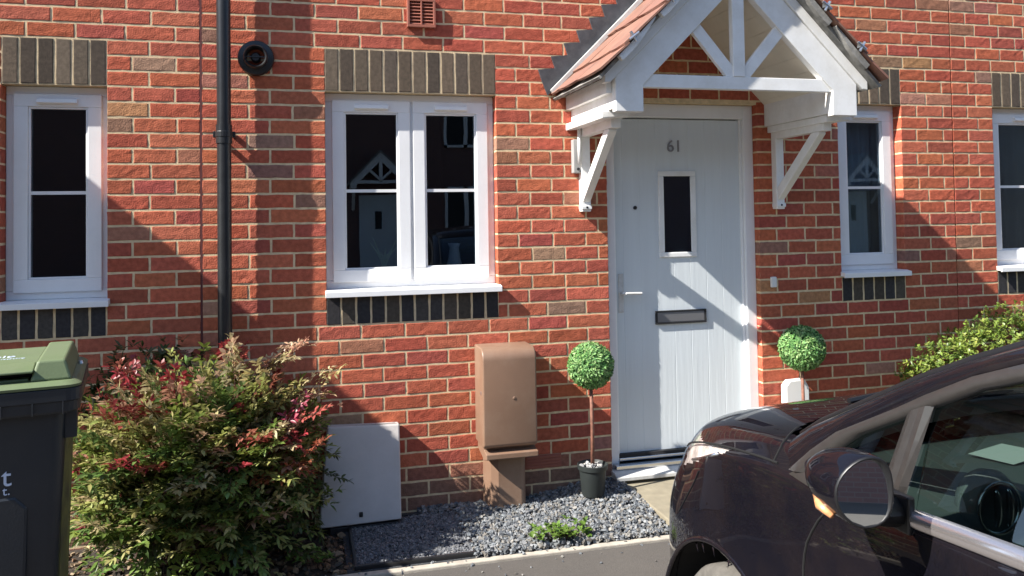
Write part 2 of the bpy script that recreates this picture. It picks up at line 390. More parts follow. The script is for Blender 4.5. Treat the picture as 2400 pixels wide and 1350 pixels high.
def house(label, xa, xb, openings, solds, seed, kt=-9, kb=34, slots=()):
    h = thing('terraced_house', label, 'house', 'brick houses of the terrace', (0.5 * (xa + xb), 0, 0))
    h.location = (0, 0, 0)
    brick_wall(h, xa, xb, kt, kb, openings, seed, slots); rng = random.Random(seed + 5)
    for (x, n) in solds:
        soldier(h, 'lintel', x, n, K0, .225, rng, LINT); soldier(h, 'sill_course', x, n, 1.175, .150, rng, SILLB)
    return h
KT = -10
hc = house('red brick middle house with the white door numbered 61', -.592, 3.86,
    [opening(0, .9), (1.53, 2.476, -.2, ZT - .022), opening(SW, .455)], [(-.003, 12), (SW, 6)], 11, KT, slots=dark_slots(0, .9) + dark_slots(SW, .455))
hl = house('red brick neighbour house left of the black downpipe', -3.6, -.602,
    [opening(LW, .455), (-2.92, -1.974, -.2, ZT - .022)], [(LW, 6)], 23, KT, slots=dark_slots(LW, .455))
hr = house('red brick neighbour house at the right end beyond the narrow window', 3.866, 7.2,
    [opening(RW, .6)], [(RW, 8)], 37, KT, slots=dark_slots(RW, .6))
js = MB(); js.box(-.602, -.592, .0005, .03, -.1, 3.2); js.build('movement_joint', M['sealant'], hc)
window(hc, 0, .9, 2, 'white double window with two sashes and dark glass', back=dict(d=2.4))
window(hc, SW, .455, 1, 'narrow white window right of the porch with a blind behind', back=dict(d=1.3, m='room'))
window(hl, LW, .455, 1, 'narrow white window at the left edge', back=dict(d=2.0))
window(hr, RW, .6, 1, 'white window with obscured glass at the right edge', kind='frost', back=dict(d=1.0, m='room'))
bl = MB(); bl.grid([[(3.03 + i * .02, .150 + .004 * math.sin(i * 1.9), z) for i in range(23)] for z in (1.22, 1.70)]); bl.build('window_blind', M['blind'], hc)
cu = MB(); cu.grid([[(3.03 + i * .01, .165 + .012 * math.sin(i * .9), z) for i in range(46)] for z in (1.70, 2.22)]); cu.build('backing_curtain', M['curtain'], hc, smooth=True)
cu = MB(); cu.grid([[(RW + i * .01, .18 + .010 * math.sin(i * .7), z) for i in range(61)] for z in (1.22, 2.22)]); cu.build('backing_curtain', M['curtain'], hr, smooth=True)  # grey backing plane added close behind the obscured glass so it reads brighter

vs = thing('vase', 'pale glass vase inside the right pane of the double window', 'vase')
MB().lathe([(.0, 1.232), (.040, 1.232), (.052, 1.27), (.034, 1.34), (.026, 1.40), (.036, 1.425), (.031, 1.425), (.0, 1.40)], (.705, .235, 0), 24).build('body', M['curtain'], vs, smooth=True, recalc=True)
hp = thing('houseplant', 'spiky houseplant inside the left pane of the double window', 'houseplant')
MB().lathe([(.0, 1.232), (.04, 1.232), (.05, 1.30), (.0, 1.295)], (.315, .235, 0), 20).build('pot', M['curtain'], hp, smooth=True, recalc=True)
pm_ = MB()
for q in range(11):
    a_ = q * 2.4; pm_.tube([(.315, .235, 1.29), (.315 + .03 * math.cos(a_), .235 + .02 * math.sin(a_), 1.37), (.315 + .08 * math.cos(a_), .235 + .05 * math.sin(a_), 1.42 + .05 * math.sin(q * 1.7))], [.005, .006, .001], 5)
pm_.build('leaves', mat('houseplant_leaf', (.16, .24, .10), .6), hp)
MB().box(-.05, .95, .145, .33, 1.212, 1.231).build('window_board', M['upvc'], hc, bevel=.003)
# ---------------------------------------------------------------- front door
def front_door(parent, X, numbered=True):
    f = MB(); xa, xb = 1.53 + X, 2.476 + X; Y = .046; t = .062; zt = 2.203; zb = .15
    f.box(xa, xa + t, Y, Y + .075, zb, zt); f.box(xb - t, xb, Y, Y + .075, zb, zt); f.box(xa + t, xb - t, Y, Y + .075, zt - t - .016, zt)
    f.box(xa + t, xa + t + .012, Y + .022, Y + .075, zb, zt - t); f.box(xb - t - .012, xb - t, Y + .022, Y + .075, zb, zt - t)
    fr = f.build('door_frame', M['upvc'], parent, bevel=.004)
    # slab with V grooves
    a, b = xa + t + .010, xb - t - .010; Yd = Y + .039; z0, z1 = .222, zt - t - .022
    prof = [(a, Yd)]; gw = .0022
    gx = a + .052
    while gx < b - .03:
        prof += [(gx - gw, Yd), (gx, Yd + .0015), (gx + gw, Yd)]; gx += .1045
    prof += [(b, Yd)]; back = [(b, Yd + .044), (a, Yd + .044)]
    m = MB(); m.prism(prof + back, z0, z1, 'z')
    dr = m.build('front_door', M['door'], parent, recalc=True); 
    if numbered: tag(dr, 'white grained front door with number 61')
    def S(x, z, YY): k = (4.243 + YY) / 4.243; return -.115 + (x + .115) * k + X, 1.555 + (z - 1.555) * k
    g0x, g0z = S(1.838, 1.322, Yd); g1x, g1z = S(2.070, 1.813, Yd); t2 = .030
    q = MB(); y0 = Yd - .010
    for (p0, p1, c0, c1) in ((g0x, g1x, g1z - t2, g1z), (g0x, g1x, g0z, g0z + t2), (g0x, g0x + t2 + .004, g0z + t2, g1z - t2), (g1x - t2 - .004, g1x, g0z + t2, g1z - t2)):
        q.box(p0, p1, y0, Yd + .006, c0, c1)
    q.build('glazing_frame', M['timber'], dr, bevel=.005)
    MB().box(g0x + t2, g1x - t2, Yd - .004, Yd - .0015, g0z + t2, g1z - t2).build('door_glass', M['pane'], dr)
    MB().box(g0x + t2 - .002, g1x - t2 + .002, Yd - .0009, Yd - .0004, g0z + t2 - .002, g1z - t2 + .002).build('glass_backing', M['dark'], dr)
    l0, lz0 = S(1.805, .948, Yd); l1, lz1 = S(2.118, 1.024, Yd)
    p = MB(); yy = Yd - .013
    for (p0, p1, c0, c1) in ((l0, l1, lz1 - .010, lz1), (l0, l1, lz0, lz0 + .010), (l0, l0 + .011, lz0 + .01, lz1 - .01), (l1 - .011, l1, lz0 + .01, lz1 - .01)):
        p.box(p0, p1, yy, Yd + .001, c0, c1)
    lp = p.build('letterbox', M['gasket'], dr, bevel=.002)
    MB().box(l0 + .011, l1 - .011, yy + .004, Yd + .0005, lz0 + .010, lz1 - .010).build('flap', M['steelflap'], dr, bevel=.003)
    px, pz = S(1.696, 1.607, Yd); MB().lathe([(0, -.008), (.009, -.008), (.011, -.004), (.011, .001)], (px, Yd, pz), 20, 'y').build('peephole', M['gasket'], dr, recalc=True)
    hx, hz = S(1.59, 1.132, Yd); hm = MB(); hm.tube([(hx + .012, Yd, hz), (hx + .012, Yd - .045, hz), (hx + .022, Yd - .052, hz), (hx + .118, Yd - .052, hz - .002)], .0085, 10); hm.box(hx - .004, hx + .026, Yd - .006, Yd + .001, hz - .11, hz + .11)
    hm.build('door_handle', M['stepw'] if numbered else M['chrome'], dr, smooth=False, bevel=.001)
    if numbered:
        nx, nz = S(1.944, 1.953, Yd)
        text('house_number', '61', .098, M['steelflap'], dr, rx90(nx, Yd - .003, nz), .003)
    th = MB(); th.box(xa + t, xb - t, Y - .005, Y + .08, .190, .206); th.box(xa + .02, xb - .02, Y - .060, Y - .006, .158, .182)
    th.build('threshold', M['chrome'], fr, bevel=.003)
    MB().box(xa + t, xb - t, Y + .01, Y + .05, .206, .2215).build('door_gap', M['gasket'], fr)
    st = MB(); st.prism([(.03, .118), (.03, .157), (-.035, .157), (-.082, .140), (-.082, .118)], xa - .005, xb + .005, 'x'); st.build('door_step', M['stepw'], fr, bevel=.004, recalc=True)
    MB().box(xa + .02, xb - .02, Y + .09, Y + .11, .1, 2.2).build('door_lining', M['dark'], fr)
front_door(hc, 0)
front_door(hl, -4.45, False)

# ---------------------------------------------------------------- porch canopy
def canopy(parent, X, label):
    XC = 1.992 + X; YF = -.66; A0 = 2.885; I0 = 2.710; hi = .522; ho = .664
    tr = MB()
    # gable boards with dropped feet (front truss), tie, king post, struts
    zf = 2.058
    for s in (-1, 1):
        pl = [(XC + s * ho, zf), (XC + s * ho, A0 - ho), (XC + s * .0005, A0), (XC + s * .0005, I0), (XC + s * hi, I0 - hi), (XC + s * hi, zf)]
        tr.prism(pl, YF, YF + .045)
    tr.box(XC - hi, XC + hi, YF + .010, YF + .045, 2.178, 2.243)
    tr.box(XC - .036, XC + .030, YF + .006, YF + .043, 2.243, I0)
    for s in (-1, 1):
        a = Vector((s * .032 - .003, 2.250)); b = Vector((s * .262, 2.515)); d = (b - a).normalized(); n = Vector((-d.y, d.x)) * .030
        pts = [a + n - d * .02, a - n - d * .005, b - n, b + n]
        tr.prism([(XC + p.x, p.y) for p in pts], YF + .014, YF + .041)
    cn = tr.build('porch_canopy', M['timber'], parent, bevel=.003, recalc=True); tag(cn, label)
    for s in (-1, 1):   # outer verge trim on the gable boards
        v = MB(); o0, o1 = ho + .052, .0
        v.prism([(XC + s * (ho + .058), A0 - ho - .030), (XC + s * (ho + .058), A0 - ho + .012), (XC + s * .0005, A0 + .070), (XC + s * .0005, A0 + .002), (XC + s * (ho + .028), A0 - ho - .0255)], YF - .012, YF + .03)
        v.build('verge_board', M['timber'], cn, bevel=.003, recalc=True)
        # side beam box to the wall
        b = MB(); b.box(XC + s * (hi + .012), XC + s * ho, YF + .0455, -.001, 2.075, 2.235) if s > 0 else b.box(XC - ho, XC - hi - .012, YF + .0455, -.001, 2.075, 2.235)
        b.build('side_beam', M['timber'], cn, bevel=.003)
        x0, x1 = sorted((XC + s * (ho + .034), XC + s * (hi + .03)))
        MB().prism([(x0, 2.036), (x1, 2.048), (x1, 2.0745), (x0, 2.0745)] if s > 0 else [(x0, 2.036), (x1, 2.048), (x1, 2.0745), (x0, 2.0745)], YF + .10, -.001).build('side_ledge', M['timber'], cn, bevel=.005, recalc=True)
        # gallows bracket
        xc = XC + s * .601; t = .026
        g = MB(); g.box(xc - t, xc + t, -.050, -.0005, 1.588, 2.0475); g.box(xc - t, xc + t, -.50, -.0505, 1.998, 2.0475)
        dgn = [(-.03, 1.640), (-.052, 1.668), (-.052, 1.64)]
        g.prism([(-.0505, 1.640), (-.0505, 1.715), (-.385, 1.9975), (-.455, 1.9975), (-.455, 1.985)], xc - t * .86, xc + t * .86, 'x')
        g.box(xc - t * 1.12, xc + t * 1.12, -.058, -.0008, 1.600, 1.622)
        gb = g.build('gallows_bracket', M['timber'], cn, bevel=.004, recalc=True)
        MB().lathe([(0, -.0595), (.006, -.0595), (.007, -.057)], (xc, 0, 1.612), 12, 'y').build('screw', M['gasket'], gb, recalc=True)
        # soffit under the slope, boards running front to back
        q = MB(); n = 9; L0, L1 = .02, ho - .01
        for i in range(n):
            a = L0 + (L1 - L0) * i / n; b2 = L0 + (L1 - L0) * (i + 1) / n - .0015
            z = lambda h: I0 + .028 - h
            pts = [(XC + s * a, z(a)), (XC + s * b2, z(b2)), (XC + s * b2, z(b2) + .02), (XC + s * a, z(a) + .02)]
            q.prism(pts, YF + .046, -.001)
        q.build('soffit', M['soffit'], cn, recalc=True)
        # fascia at the eaves
        x0, x1 = sorted((XC + s * (ho + .002), XC + s * (ho + .030)))
        MB().box(x0, x1, YF + .046, -.001, 2.150, 2.228).build('fascia', M['timber'], cn, bevel=.002)
        # roof tiles, four courses, stepped; each course of separate tiles in one mesh
        t = MB(); cols = []; rng = random.Random(3 + s); gauge = .298; R0 = 2.997
        nlen = Vector((s * 1, -1)).normalized(); nor = Vector((s * 1, 1)).normalized()
        for c in range(4):
            d0 = .0 + c * gauge; d1 = min(d0 + gauge + .035, 1.098)
            if d0 > 1.0: continue
            yy = .0 - (.15 if c % 2 else 0); ys = []
            e = -.002
            cuts = [-.002]; p = -.002 - (.13 if c % 2 else .27)
            while p > -.72: cuts.append(p); p -= .30
            cuts.append(-.765)
            for i in range(len(cuts) - 1):
                ya, yb = cuts[i] - .0015, cuts[i + 1] + .0015
                k = rng.uniform(.88, 1.12); colr = (.245 * k, .118 * k * rng.uniform(.95, 1.05), .082 * k)
                hh = rng.uniform(-.002, .002)
                base0 = Vector((0, R0)) + nlen * d0 + nor * .004; base1 = Vector((0, R0)) + nlen * d1 + nor * (.018 + hh)
                low1 = base1 - nor * .011; low0 = base0 - nor * .008
                N0 = len(t.v); seg = 5
                for (A, B) in ((base0, base1), (low0, low1)):
                    for q0 in range(seg + 1):
                        f = q0 / seg; yv = ya + (yb - ya) * f
                        for (P, end) in ((A, 0), (B, 1)):
                            dl = nlen * ((-.014 * (2 * f - 1) ** 2 if end else 0) + rng.uniform(-.0015, .0015))
                            Q = P + dl; t.v.append((XC + Q.x, yv, Q.y)); cols.append(colr)
                w2 = 2 * (seg + 1)
                for q0 in range(seg):
                    a = N0 + q0 * 2; t.f.append((a, a + 1, a + 3, a + 2)); a2 = a + w2; t.f.append((a2, a2 + 2, a2 + 3, a2 + 1)); t.f.append((a + 1, a2 + 1, a2 + 3, a + 3)); t.m += [0, 0, 0]
                t.f.append((N0, N0 + w2, N0 + w2 + 1, N0 + 1)); e0 = N0 + seg * 2; t.f.append((e0, e0 + 1, e0 + w2 + 1, e0 + w2)); last = len(cuts) - 2 == i; t.m += [0, 0]
        t.build('roof_tiles', [M['tile']], cn, colors=cols, recalc=True)
        # mortar bedding under the verge, and roof deck
        v = MB(); v.prism([(XC + s * .0005, A0 + .073), (XC + s * (ho + .095), A0 - ho - .022), (XC + s * (ho + .108), A0 - ho - .012), (XC + s * .0005, A0 + .100)], YF - .055, -.012)
        v.build('verge_bedding', M['tilee'], cn, recalc=True)
        for d0 in (.10, .40, .70):
            wv = MB(); P0 = Vector((0, R0)) + nlen * d0; pl = []
            for q in range(9):
                f = q / 8; P = P0 + nlen * (.27 * f) - nor * (.004 + .004 * f); pl.append((XC + P.x, P.y))
            for q in range(8, -1, -1):
                f = q / 8; P = P0 + nlen * (.27 * f) - nor * (.010 + .030 * math.sin(f * math.pi * .62)); pl.append((XC + P.x, P.y))
            wv.prism(pl, YF - .088, YF - .056); wv.build('verge_mortar', M['timber'] if s < 0 else M['tilee'], cn, bevel=.002, recalc=True)
        # metal verge clips
        for d in (.30, .575, .85):
            P = Vector((0, R0)) + nlen * d; k = MB()
            k.tube([(XC + P.x, -.775, P.y - .028), (XC + P.x + s * .03, -.775, P.y + .018)], .007, 6); k.tube([(XC + P.x - s * .012, -.777, P.y + .016), (XC + P.x + s * .036, -.777, P.y - .020)], .007, 6)
            k.box(XC + P.x - .012 + s * .012, XC + P.x + .012 + s * .012, -.780, -.755, P.y - .010, P.y + .008)
            k.build('verge_clip', M['silver'], cn)
        # stepped lead flashing on the wall
        l = MB()
        pl = []
        for i in range(-7, 2):   # sawtooth edge: undercut steps, one per brick course
            zt_ = zk(i); zb_ = zt_ - CH; xt = 2.995 - zt_
            if xt < -.17: continue
            pl += [(XC + s * max(.005, xt + .232), zt_ - .004), (XC + s * (max(.005, xt + .232) - .022), zb_ + .004)]
        pl += [(XC + s * .80, 2.228), (XC + s * .005, 2.985)]
        l.prism(pl, -.010, .001)
        l.build('lead_flashing', M['lead'], cn, bevel=.001, recalc=True)
        g = MB(); g.prism([(XC + s * .0, 3.048), (XC + s * .79, 2.256), (XC + s * .775, 2.236), (XC + s * .0, 3.005)], -.036, -.0145); g.build('gutter_strip', M['pale'], cn, bevel=.003, recalc=True)
    rd = MB(); rd.prism([(XC - .11, 2.905), (XC, 3.015), (XC + .11, 2.905), (XC + .11, 2.885), (XC + .02, 2.965), (XC - .02, 2.965), (XC - .11, 2.885)], -.768, -.002); rd.build('ridge_tile', M['tilee'], cn, bevel=.006, recalc=True)
    return cn
canopy(hc, 0, 'white gabled porch canopy over the front door')
canopy(hl, -4.45, 'white gabled porch canopy of the neighbour house')

# ---------------------------------------------------------------- downpipe, flue, vents on the wall
dp = MB(); dp.tube([(-.483, -.070, -.05), (-.483, -.070, 1.965)], .0335, 24); dp.tube([(-.483, -.070, 2.02), (-.483, -.070, 3.3)], .0335, 24); dp.tube([(-.483, -.070, 1.945), (-.483, -.070, 2.035)], .0385, 24)
pipe = dp.build('downpipe', M['blackp'], hc, smooth=True); pm = pipe.modifiers.new('e', 'EDGE_SPLIT'); pm.split_angle = R(40)
cl = MB(); cl.box(-.535, -.431, -.068, -.050, 1.975, 2.005); cl.box(-.535, -.515, -.052, -.0005, 1.980, 2.000); cl.box(-.451, -.431, -.052, -.0005, 1.980, 2.000); cl.tube([(-.483, -.070, 1.976), (-.483, -.070, 2.004)], .041, 24)
cl.build('pipe_clip', M['blackp'], pipe, bevel=.002)
fl = MB(); fl.lathe([(.0, .03), (.045, .03), (.045, -.060), (.052, -.068), (.058, -.062), (.060, -.03), (.084, -.026), (.088, -.018), (.088, .0)], (-.335, 0, 2.381), 40, 'y')
flu = fl.build('flue_outlet', M['blackp'], hc, smooth=True, recalc=True); fm = flu.modifiers.new('e', 'EDGE_SPLIT'); fm.split_angle = R(50)
fi = MB(); fi.lathe([(.0, -.045), (.018, -.045), (.024, -.035), (.024, .0)], (-.335, 0, 2.381), 24, 'y'); fi.build('flue_core', M['gasket'], flu, recalc=True)
fg = MB(); fg.box(-.378, -.292, -.05, -.047, 2.378, 2.384); fg.build('flue_guard', M['blackp'], flu)
def louvre(x0, x1, z0, z1, parent):
    v = MB(); Y = -.024; t = .013
    v.box(x0, x1, Y, 0, z1 - t, z1); v.box(x0, x1, Y, 0, z0, z0 + t); v.box(x0, x0 + t, Y, 0, z0 + t, z1 - t); v.box(x1 - t, x1, Y, 0, z0 + t, z1 - t)
    xm = (x0 + x1) / 2; v.box(xm - .004, xm + .004, Y, 0, z0 + t, z1 - t); v.box(x0 + t, x1 - t, -.004, -.0005, z0 + t, z1 - t)
    n = 7
    for i in range(n):
        zc = z0 + t + (z1 - z0 - 2 * t) * (i + .5) / n
        v.prism([(Y + .002, zc - .006), (Y + .006, zc - .001), (-.004, zc + .006), (-.004, zc + .001)], x0 + t, x1 - t, 'x')
    return v.build('wall_vent', M['terracotta'], parent, bevel=.0015, recalc=True)
louvre(.425, .575, 2.572, 2.722, hc)
ab = MB(); ab.box(1.032, 1.235, -.004, .0, .208, .280)
for r in range(4): ab.box(1.038, 1.229, -.010, -.004, .214 + r * .0165, .223 + r * .0165)
ab.build('air_brick', M['terracotta'], hc, bevel=.001)
tag(MB().box(2.536, 2.572, -.022, -.0025, 1.130, 1.192).build('door_bell', M['white'], bevel=.006, seg=3), 'small cream push button on the brick right of the door', 'doorbell')

# ---------------------------------------------------------------- meter boxes on the wall
mbx = thing('electric_meter_box', 'tall brown plastic meter box with curved top fixed to the wall', 'meter box')
prof = [(-.0005, .895)] + [(-.205 + .06 - .06 * math.cos(R(a)) if 0 else -.145 - .06 * math.sin(R(a)), .835 + .06 * math.cos(R(a))) for a in range(0, 91, 15)] + [(-.205, .405), (-.192, .392), (-.0005, .392)]
MB().prism(prof, .762, 1.046, 'x').build('cover', M['brownp'], mbx, bevel=.012, seg=4, recalc=True, smooth=True)
MB().lathe([(0, -.0015), (.006, -.002), (.009, 0)], (.925, -.2055, .640), 20, 'y').build('lock', M['brownp'], mbx, recalc=True, smooth=True)
MB().box(.7605, .7675, -.165, -.145, .655, .675).build('latch', M['silver'], mbx, bevel=.002)
lp = MB(); lp.prism([(-.001, .350), (-.001, .3915), (-.150, .3915), (-.150, .374), (-.212, .366), (-.212, .338), (-.150, .322)], .774, 1.047, 'x'); lp.build('drip_lip', M['brownp'], mbx, bevel=.004, recalc=True)
dk = MB(); dk.prism([(.798, -.001), (.800, -.055), (.822, -.098), (.856, -.122), (.985, -.124), (1.004, -.108), (1.004, -.001)], .02, .345, 'z'); dk.build('duct_cover', M['brownp'], mbx, bevel=.010, seg=3, recalc=True)

gbx = thing('gas_meter_box', 'pale grey sloping gas meter box low on the wall beside the shrub', 'meter box')
g = MB(); A = [(-.002, -.055, .53), (.357, -.055, .518), (.347, -.185, .082), (-.052, -.185, .076)]; B = [(x, -.002 if i < 2 else -.002, z - (.0 if i < 2 else .0)) for i, (x, y, z) in enumerate(A)]
g.v = A + B; g.f = [(3, 2, 1, 0), (4, 5, 6, 7), (0, 1, 5, 4), (1, 2, 6, 5), (2, 3, 7, 6), (3, 0, 4, 7)]; g.m = [0] * 6
g.build('cover', M['greyp'], gbx, bevel=.009, seg=3, recalc=True)
MB().box(.0, .340, -.172, -.004, -.01, .070).build('base', M['gasket'], gbx, bevel=.005)
lk = MB(); lk.box(.142, .160, -.1815, -.168, .112, .134); lk.build('lock', M['gasket'], gbx, bevel=.003)
MB().box(.012, .335, -.0505, -.045, .523, .5255).build('lid_seam', M['midgrey'], gbx)

cb = thing('cable_box', 'small grey cable box with upright white conduit beside the left bracket', 'cable box')
MB().box(1.322, 1.372, -.045, -.0025, 1.800, 1.985).build('casing', M['midgrey'], cb, bevel=.004)
MB().tube([(1.352, -.060, 1.85), (1.352, -.060, 2.046)], .011, 14).build('conduit', M['white'], cb, smooth=True)
MB().lathe([(0, -.050), (.008, -.050), (.008, -.045)], (1.348, 0, 1.822), 12, 'y').build('screw', M['gasket'], cb, recalc=True)
for p in ((2.36, 0),): pass
wb = thing('planter', 'white flat-fronted planter with cut corners behind the right topiary stem', 'planter')
q = MB(); q.prism([(2.585, .12), (2.585, .560), (2.612, .590), (2.708, .594), (2.734, .548), (2.734, .12)], -.07, -.012); q.build('box', M['white'], wb, bevel=.004, recalc=True)

def gz(x, y):
    t = max(0, min(1, (x - 1.0) / .4)); return .052 * t * t * (3 - 2 * t) * max(0, min(1, 1 + y / .62)) ** .8
# ---------------------------------------------------------------- ground
def sheet(name, x0, x1, y0, y1, z, m, kind='structure', n=1):
    s = MB(); rows = []
    for j in range(n + 1):
        rows.append([(x0 + (x1 - x0) * i / n, y0 + (y1 - y0) * j / n, z) for i in range(n + 1)])
    s.grid(rows); return tag(s.build(name, m), kind=kind)
sheet('ground', -200, 200, -200, 200, -.012, M['tarmac'])
dw_ = MB(); dw_.grid([[(x, y, z) for x in (-30, -8, 0, 8, 30)] for y, z in ((-30, -.004), (-1.7, -.004), (-1.3, .016), (-.95, .032), (-.7005, .036))]); tag(dw_.build('driveway', M['tarmac'], smooth=True), kind='structure')
MB_ = MB()
MB_.box(-4.05, 7, -.700, -.660, -.2, .050)
tag(MB_.build('kerb', M['kerb'], bevel=.005), kind='structure')
sheet('soil', -4, 1.61, -.652, 0, .036, M['soil'])
g_ = MB(); g_.grid([[(.69 + .885 * i / 14, -.652 + .652 * j / 10, .046 + gz(.69 + .885 * i / 14, -.652 + .652 * j / 10)) for i in range(15)] for j in range(11)]); GB = g_
tag(GB.build('gravel_bed', M['gravbase']), kind='structure')
sheet('gravel_bed', .06, .6899, -.652, 0, .046, M['gravbase'])
sheet('soil', 2.65, 7, -.652, 0, .036, M['soil'])
sl_ = MB(); sl_.box(1.575, 2.10, -.648, -.035, -.05, .100); sl_.box(2.105, 2.64, -.648, -.035, -.05, .100); sl_.box(1.575, 2.64, -.034, .02, -.05, .118)
tag(sl_.build('doorstep_path', M['slab'], bevel=.006), kind='structure')
tag(MB().box(1.565, 2.65, -1.9, -.703, -.05, .044).build('path', M['slab'], bevel=.005), kind='structure')

# gravel: angular slate chips, heaped a little towards the door
def chips(name, x0, x1, y0, y1, n, size, z, pal, rng, mask=None, layers=.02):
    mb = MB(); cols = []
    for _ in range(n):
        x = rng.uniform(x0, x1); y = rng.uniform(y0, y1)
        if mask and not mask(x, y): continue
        s = size * rng.uniform(.5, 1.5); zz = z + rng.random() * layers + (gz(x, y) if name == 'slate_gravel' else 0)
        rot = Matrix.Rotation(rng.uniform(0, 6.3), 3, 'Z') @ Matrix.Rotation(rng.gauss(0, .45), 3, 'X') @ Matrix.Rotation(rng.gauss(0, .35), 3, 'Y')
        sx, sy, sz = s * rng.uniform(.7, 1.3), s * rng.uniform(.5, .9), s * rng.uniform(.22, .5)
        b = len(mb.v); c = rng.choice(pal); k = rng.uniform(.7, 1.35); c = tuple(q * k for q in c)
        for dz in (-1, 1):
            m = 5
            for q in range(m):
                a = 2 * math.pi * q / m + rng.uniform(-.35, .35) * (dz < 0 or 1); rr = rng.uniform(.7, 1.1) * (1 if dz < 0 else .82)
                p = rot @ Vector((math.cos(a) * rr * sx / 2, math.sin(a) * rr * sy / 2, dz * sz / 2)); mb.v.append((x + p.x, y + p.y, zz + p.z)); cols.append(c)
        mb.f.append(tuple(b + i for i in (4, 3, 2, 1, 0))); mb.f.append(tuple(b + 5 + i for i in range(5))); mb.m += [0, 0]
        for q in range(5):
            q2 = (q + 1) % 5; mb.f.append((b + q, b + q2, b + 5 + q2, b + 5 + q)); mb.m.append(0)
    return mb.build(name, M['chip'], colors=cols)
rng = random.Random(5)
GP = [(.15, .163, .172), (.20, .21, .215), (.11, .12, .13), (.19, .195, .20), (.065, .073, .085), (.20, .19, .17), (.14, .13, .115)]
o = chips('slate_gravel', .45, 1.60, -.665, -.002, 9500, .022, .050, GP, rng, lambda x, y: x < 1.575 - .0 * y and (x > .62 or y > -.09 - .1 * (x - .5)), .022)
tag(o, kind='stuff')
o = chips('fine_gravel', .10, .625, -.625, -.085, 5200, .015, .056, [(.10, .105, .115), (.13, .135, .145), (.075, .08, .09), (.17, .17, .17)], rng, None, .006)
tag(o, kind='stuff')
cv = thing('inspection_cover', 'black framed tray filled with fine dark gravel at the kerb', 'cover')
c = MB(); x0, x1, y0, y1 = .09, .635, -.636, -.07; t = .014; zt = .068
c.box(x0, x1, y0, y0 + t, .03, zt); c.box(x0, x1, y1 - t, y1, .03, zt); c.box(x0, x0 + t, y0 + t, y1 - t, .03, zt); c.box(x1 - t, x1, y0 + t, y1 - t, .03, zt)
c.build('rim', M['blackp'], cv, bevel=.003)
MB().box(x0 + t, x1 - t, y0 + t, y1 - t, .03, .050).build('tray', M['gravbase'], cv)
o = chips('spilled_chips', -.2, 1.6, -1.05, -.655, 260, .014, .0, GP, rng, lambda x, y: rng.random() < math.exp((y + .655) * 7) and (y > -.70 or rng.random() < .8), .003)
for v_ in o.data.vertices:
    v_.co.z += .053 if v_.co.y > -.702 else .036 + min(0, (v_.co.y + .95) * .06)
tag(o, kind='stuff')
# leaf litter on the soil
o = chips('leaf_litter', -1.3, .12, -.65, -.05, 900, .030, .040, [(.16, .09, .05), (.10, .06, .03), (.22, .16, .10), (.05, .04, .03)], rng, None, .006); tag(o, kind='stuff')

# ---------------------------------------------------------------- leaves
def leaf(mb, cols, p, d, up, L, W, col, fold=.25, droop=.15):
    """a lanceolate leaflet from p along d: 2x3 quads folded on its midrib"""
    d = d.normalized(); s = d.cross(up)
    if s.length < 1e-3: s = d.cross(Vector((1, 0, .3)))
    s.normalize(); n = s.cross(d).normalized(); b = len(mb.v)
    for t, w in ((0, .05), (.32, .85), (.62, .8), (1, .0)):
        c = p + d * (L * t) - n * 0 - Vector((0, 0, droop * L * t * t))
        wv = s * (W * .5 * w); up_ = n * (fold * W * .5 * w)
        mb.v += [tuple(c - wv + up_), tuple(c), tuple(c + wv + up_)]; cols += [col] * 3
    for i in range(3):
        o = b + i * 3; mb.f += [(o, o + 1, o + 4, o + 3), (o + 1, o + 2, o + 5, o + 4)]; mb.m += [0, 0]
def jit(c, rng, a=.15):
    k = rng.uniform(1 - a, 1 + a); return tuple(max(0, q * k * rng.uniform(.93, 1.07)) for q in c)
GREENS = [(.22, .28, .06), (.16, .24, .055), (.33, .35, .11), (.11, .18, .05), (.38, .36, .14)]
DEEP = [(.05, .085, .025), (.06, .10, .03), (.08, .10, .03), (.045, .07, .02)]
REDS = [(.36, .05, .06), (.30, .04, .07), (.42, .10, .08), (.40, .15, .10), (.24, .04, .04)]
PINK = [(.50, .33, .21), (.46, .38, .20), (.42, .22, .15), (.50, .42, .24), (.44, .38, .17)]
def spray(mb, cols, sm, p, d, rng, pal, size=1.0):
    """a compound nandina spray: rachis with side twigs, each with leaflets"""
    d = d.normalized(); n = rng.randint(3, 5); L = .15 * size * rng.uniform(.8, 1.25)
    side = d.cross(Vector((0, 0, 1)));
    if side.length < .1: side = Vector((1, 0, 0))
    side.normalize(); up = side.cross(d).normalized(); base = rng.choice(pal)
    end = p + d * L - Vector((0, 0, .15 * L)); sm.tube([p, (p + end) * .5 + up * .006, end], [.0016, .0013, .0007], 4, caps=False)
    for i in range(n + 1):
        t = i / n; q = p.lerp(end, t)
        for sg in ((-1, 1) if i < n else (0,)):
            td = (d * .55 + side * sg * .8 + up * rng.uniform(-.1, .35)).normalized() if sg else d
            tl = .05 * size * (1.1 - .5 * t); qe = q + td * tl
            m = 2
            for j in range(m):
                tt = (j + .6) / m; lp_ = q.lerp(qe, tt)
                for s2 in ((-1, 1) if j < m - 1 else (-1, 0, 1)):
                    ld = (td * .8 + (td.cross(up)).normalized() * s2 * .75 + up * rng.uniform(-.5, .6) + Vector((rng.uniform(-.3, .3), rng.uniform(-.3, .3), rng.uniform(-.35, .3)))).normalized()
                    leaf(mb, cols, lp_, ld, up + Vector((rng.uniform(-.4, .4), rng.uniform(-.4, .4), .3)), .041 * size * rng.uniform(.65, 1.3), .0175 * size * rng.uniform(.75, 1.25), jit(base, rng, .2), droop=.2)
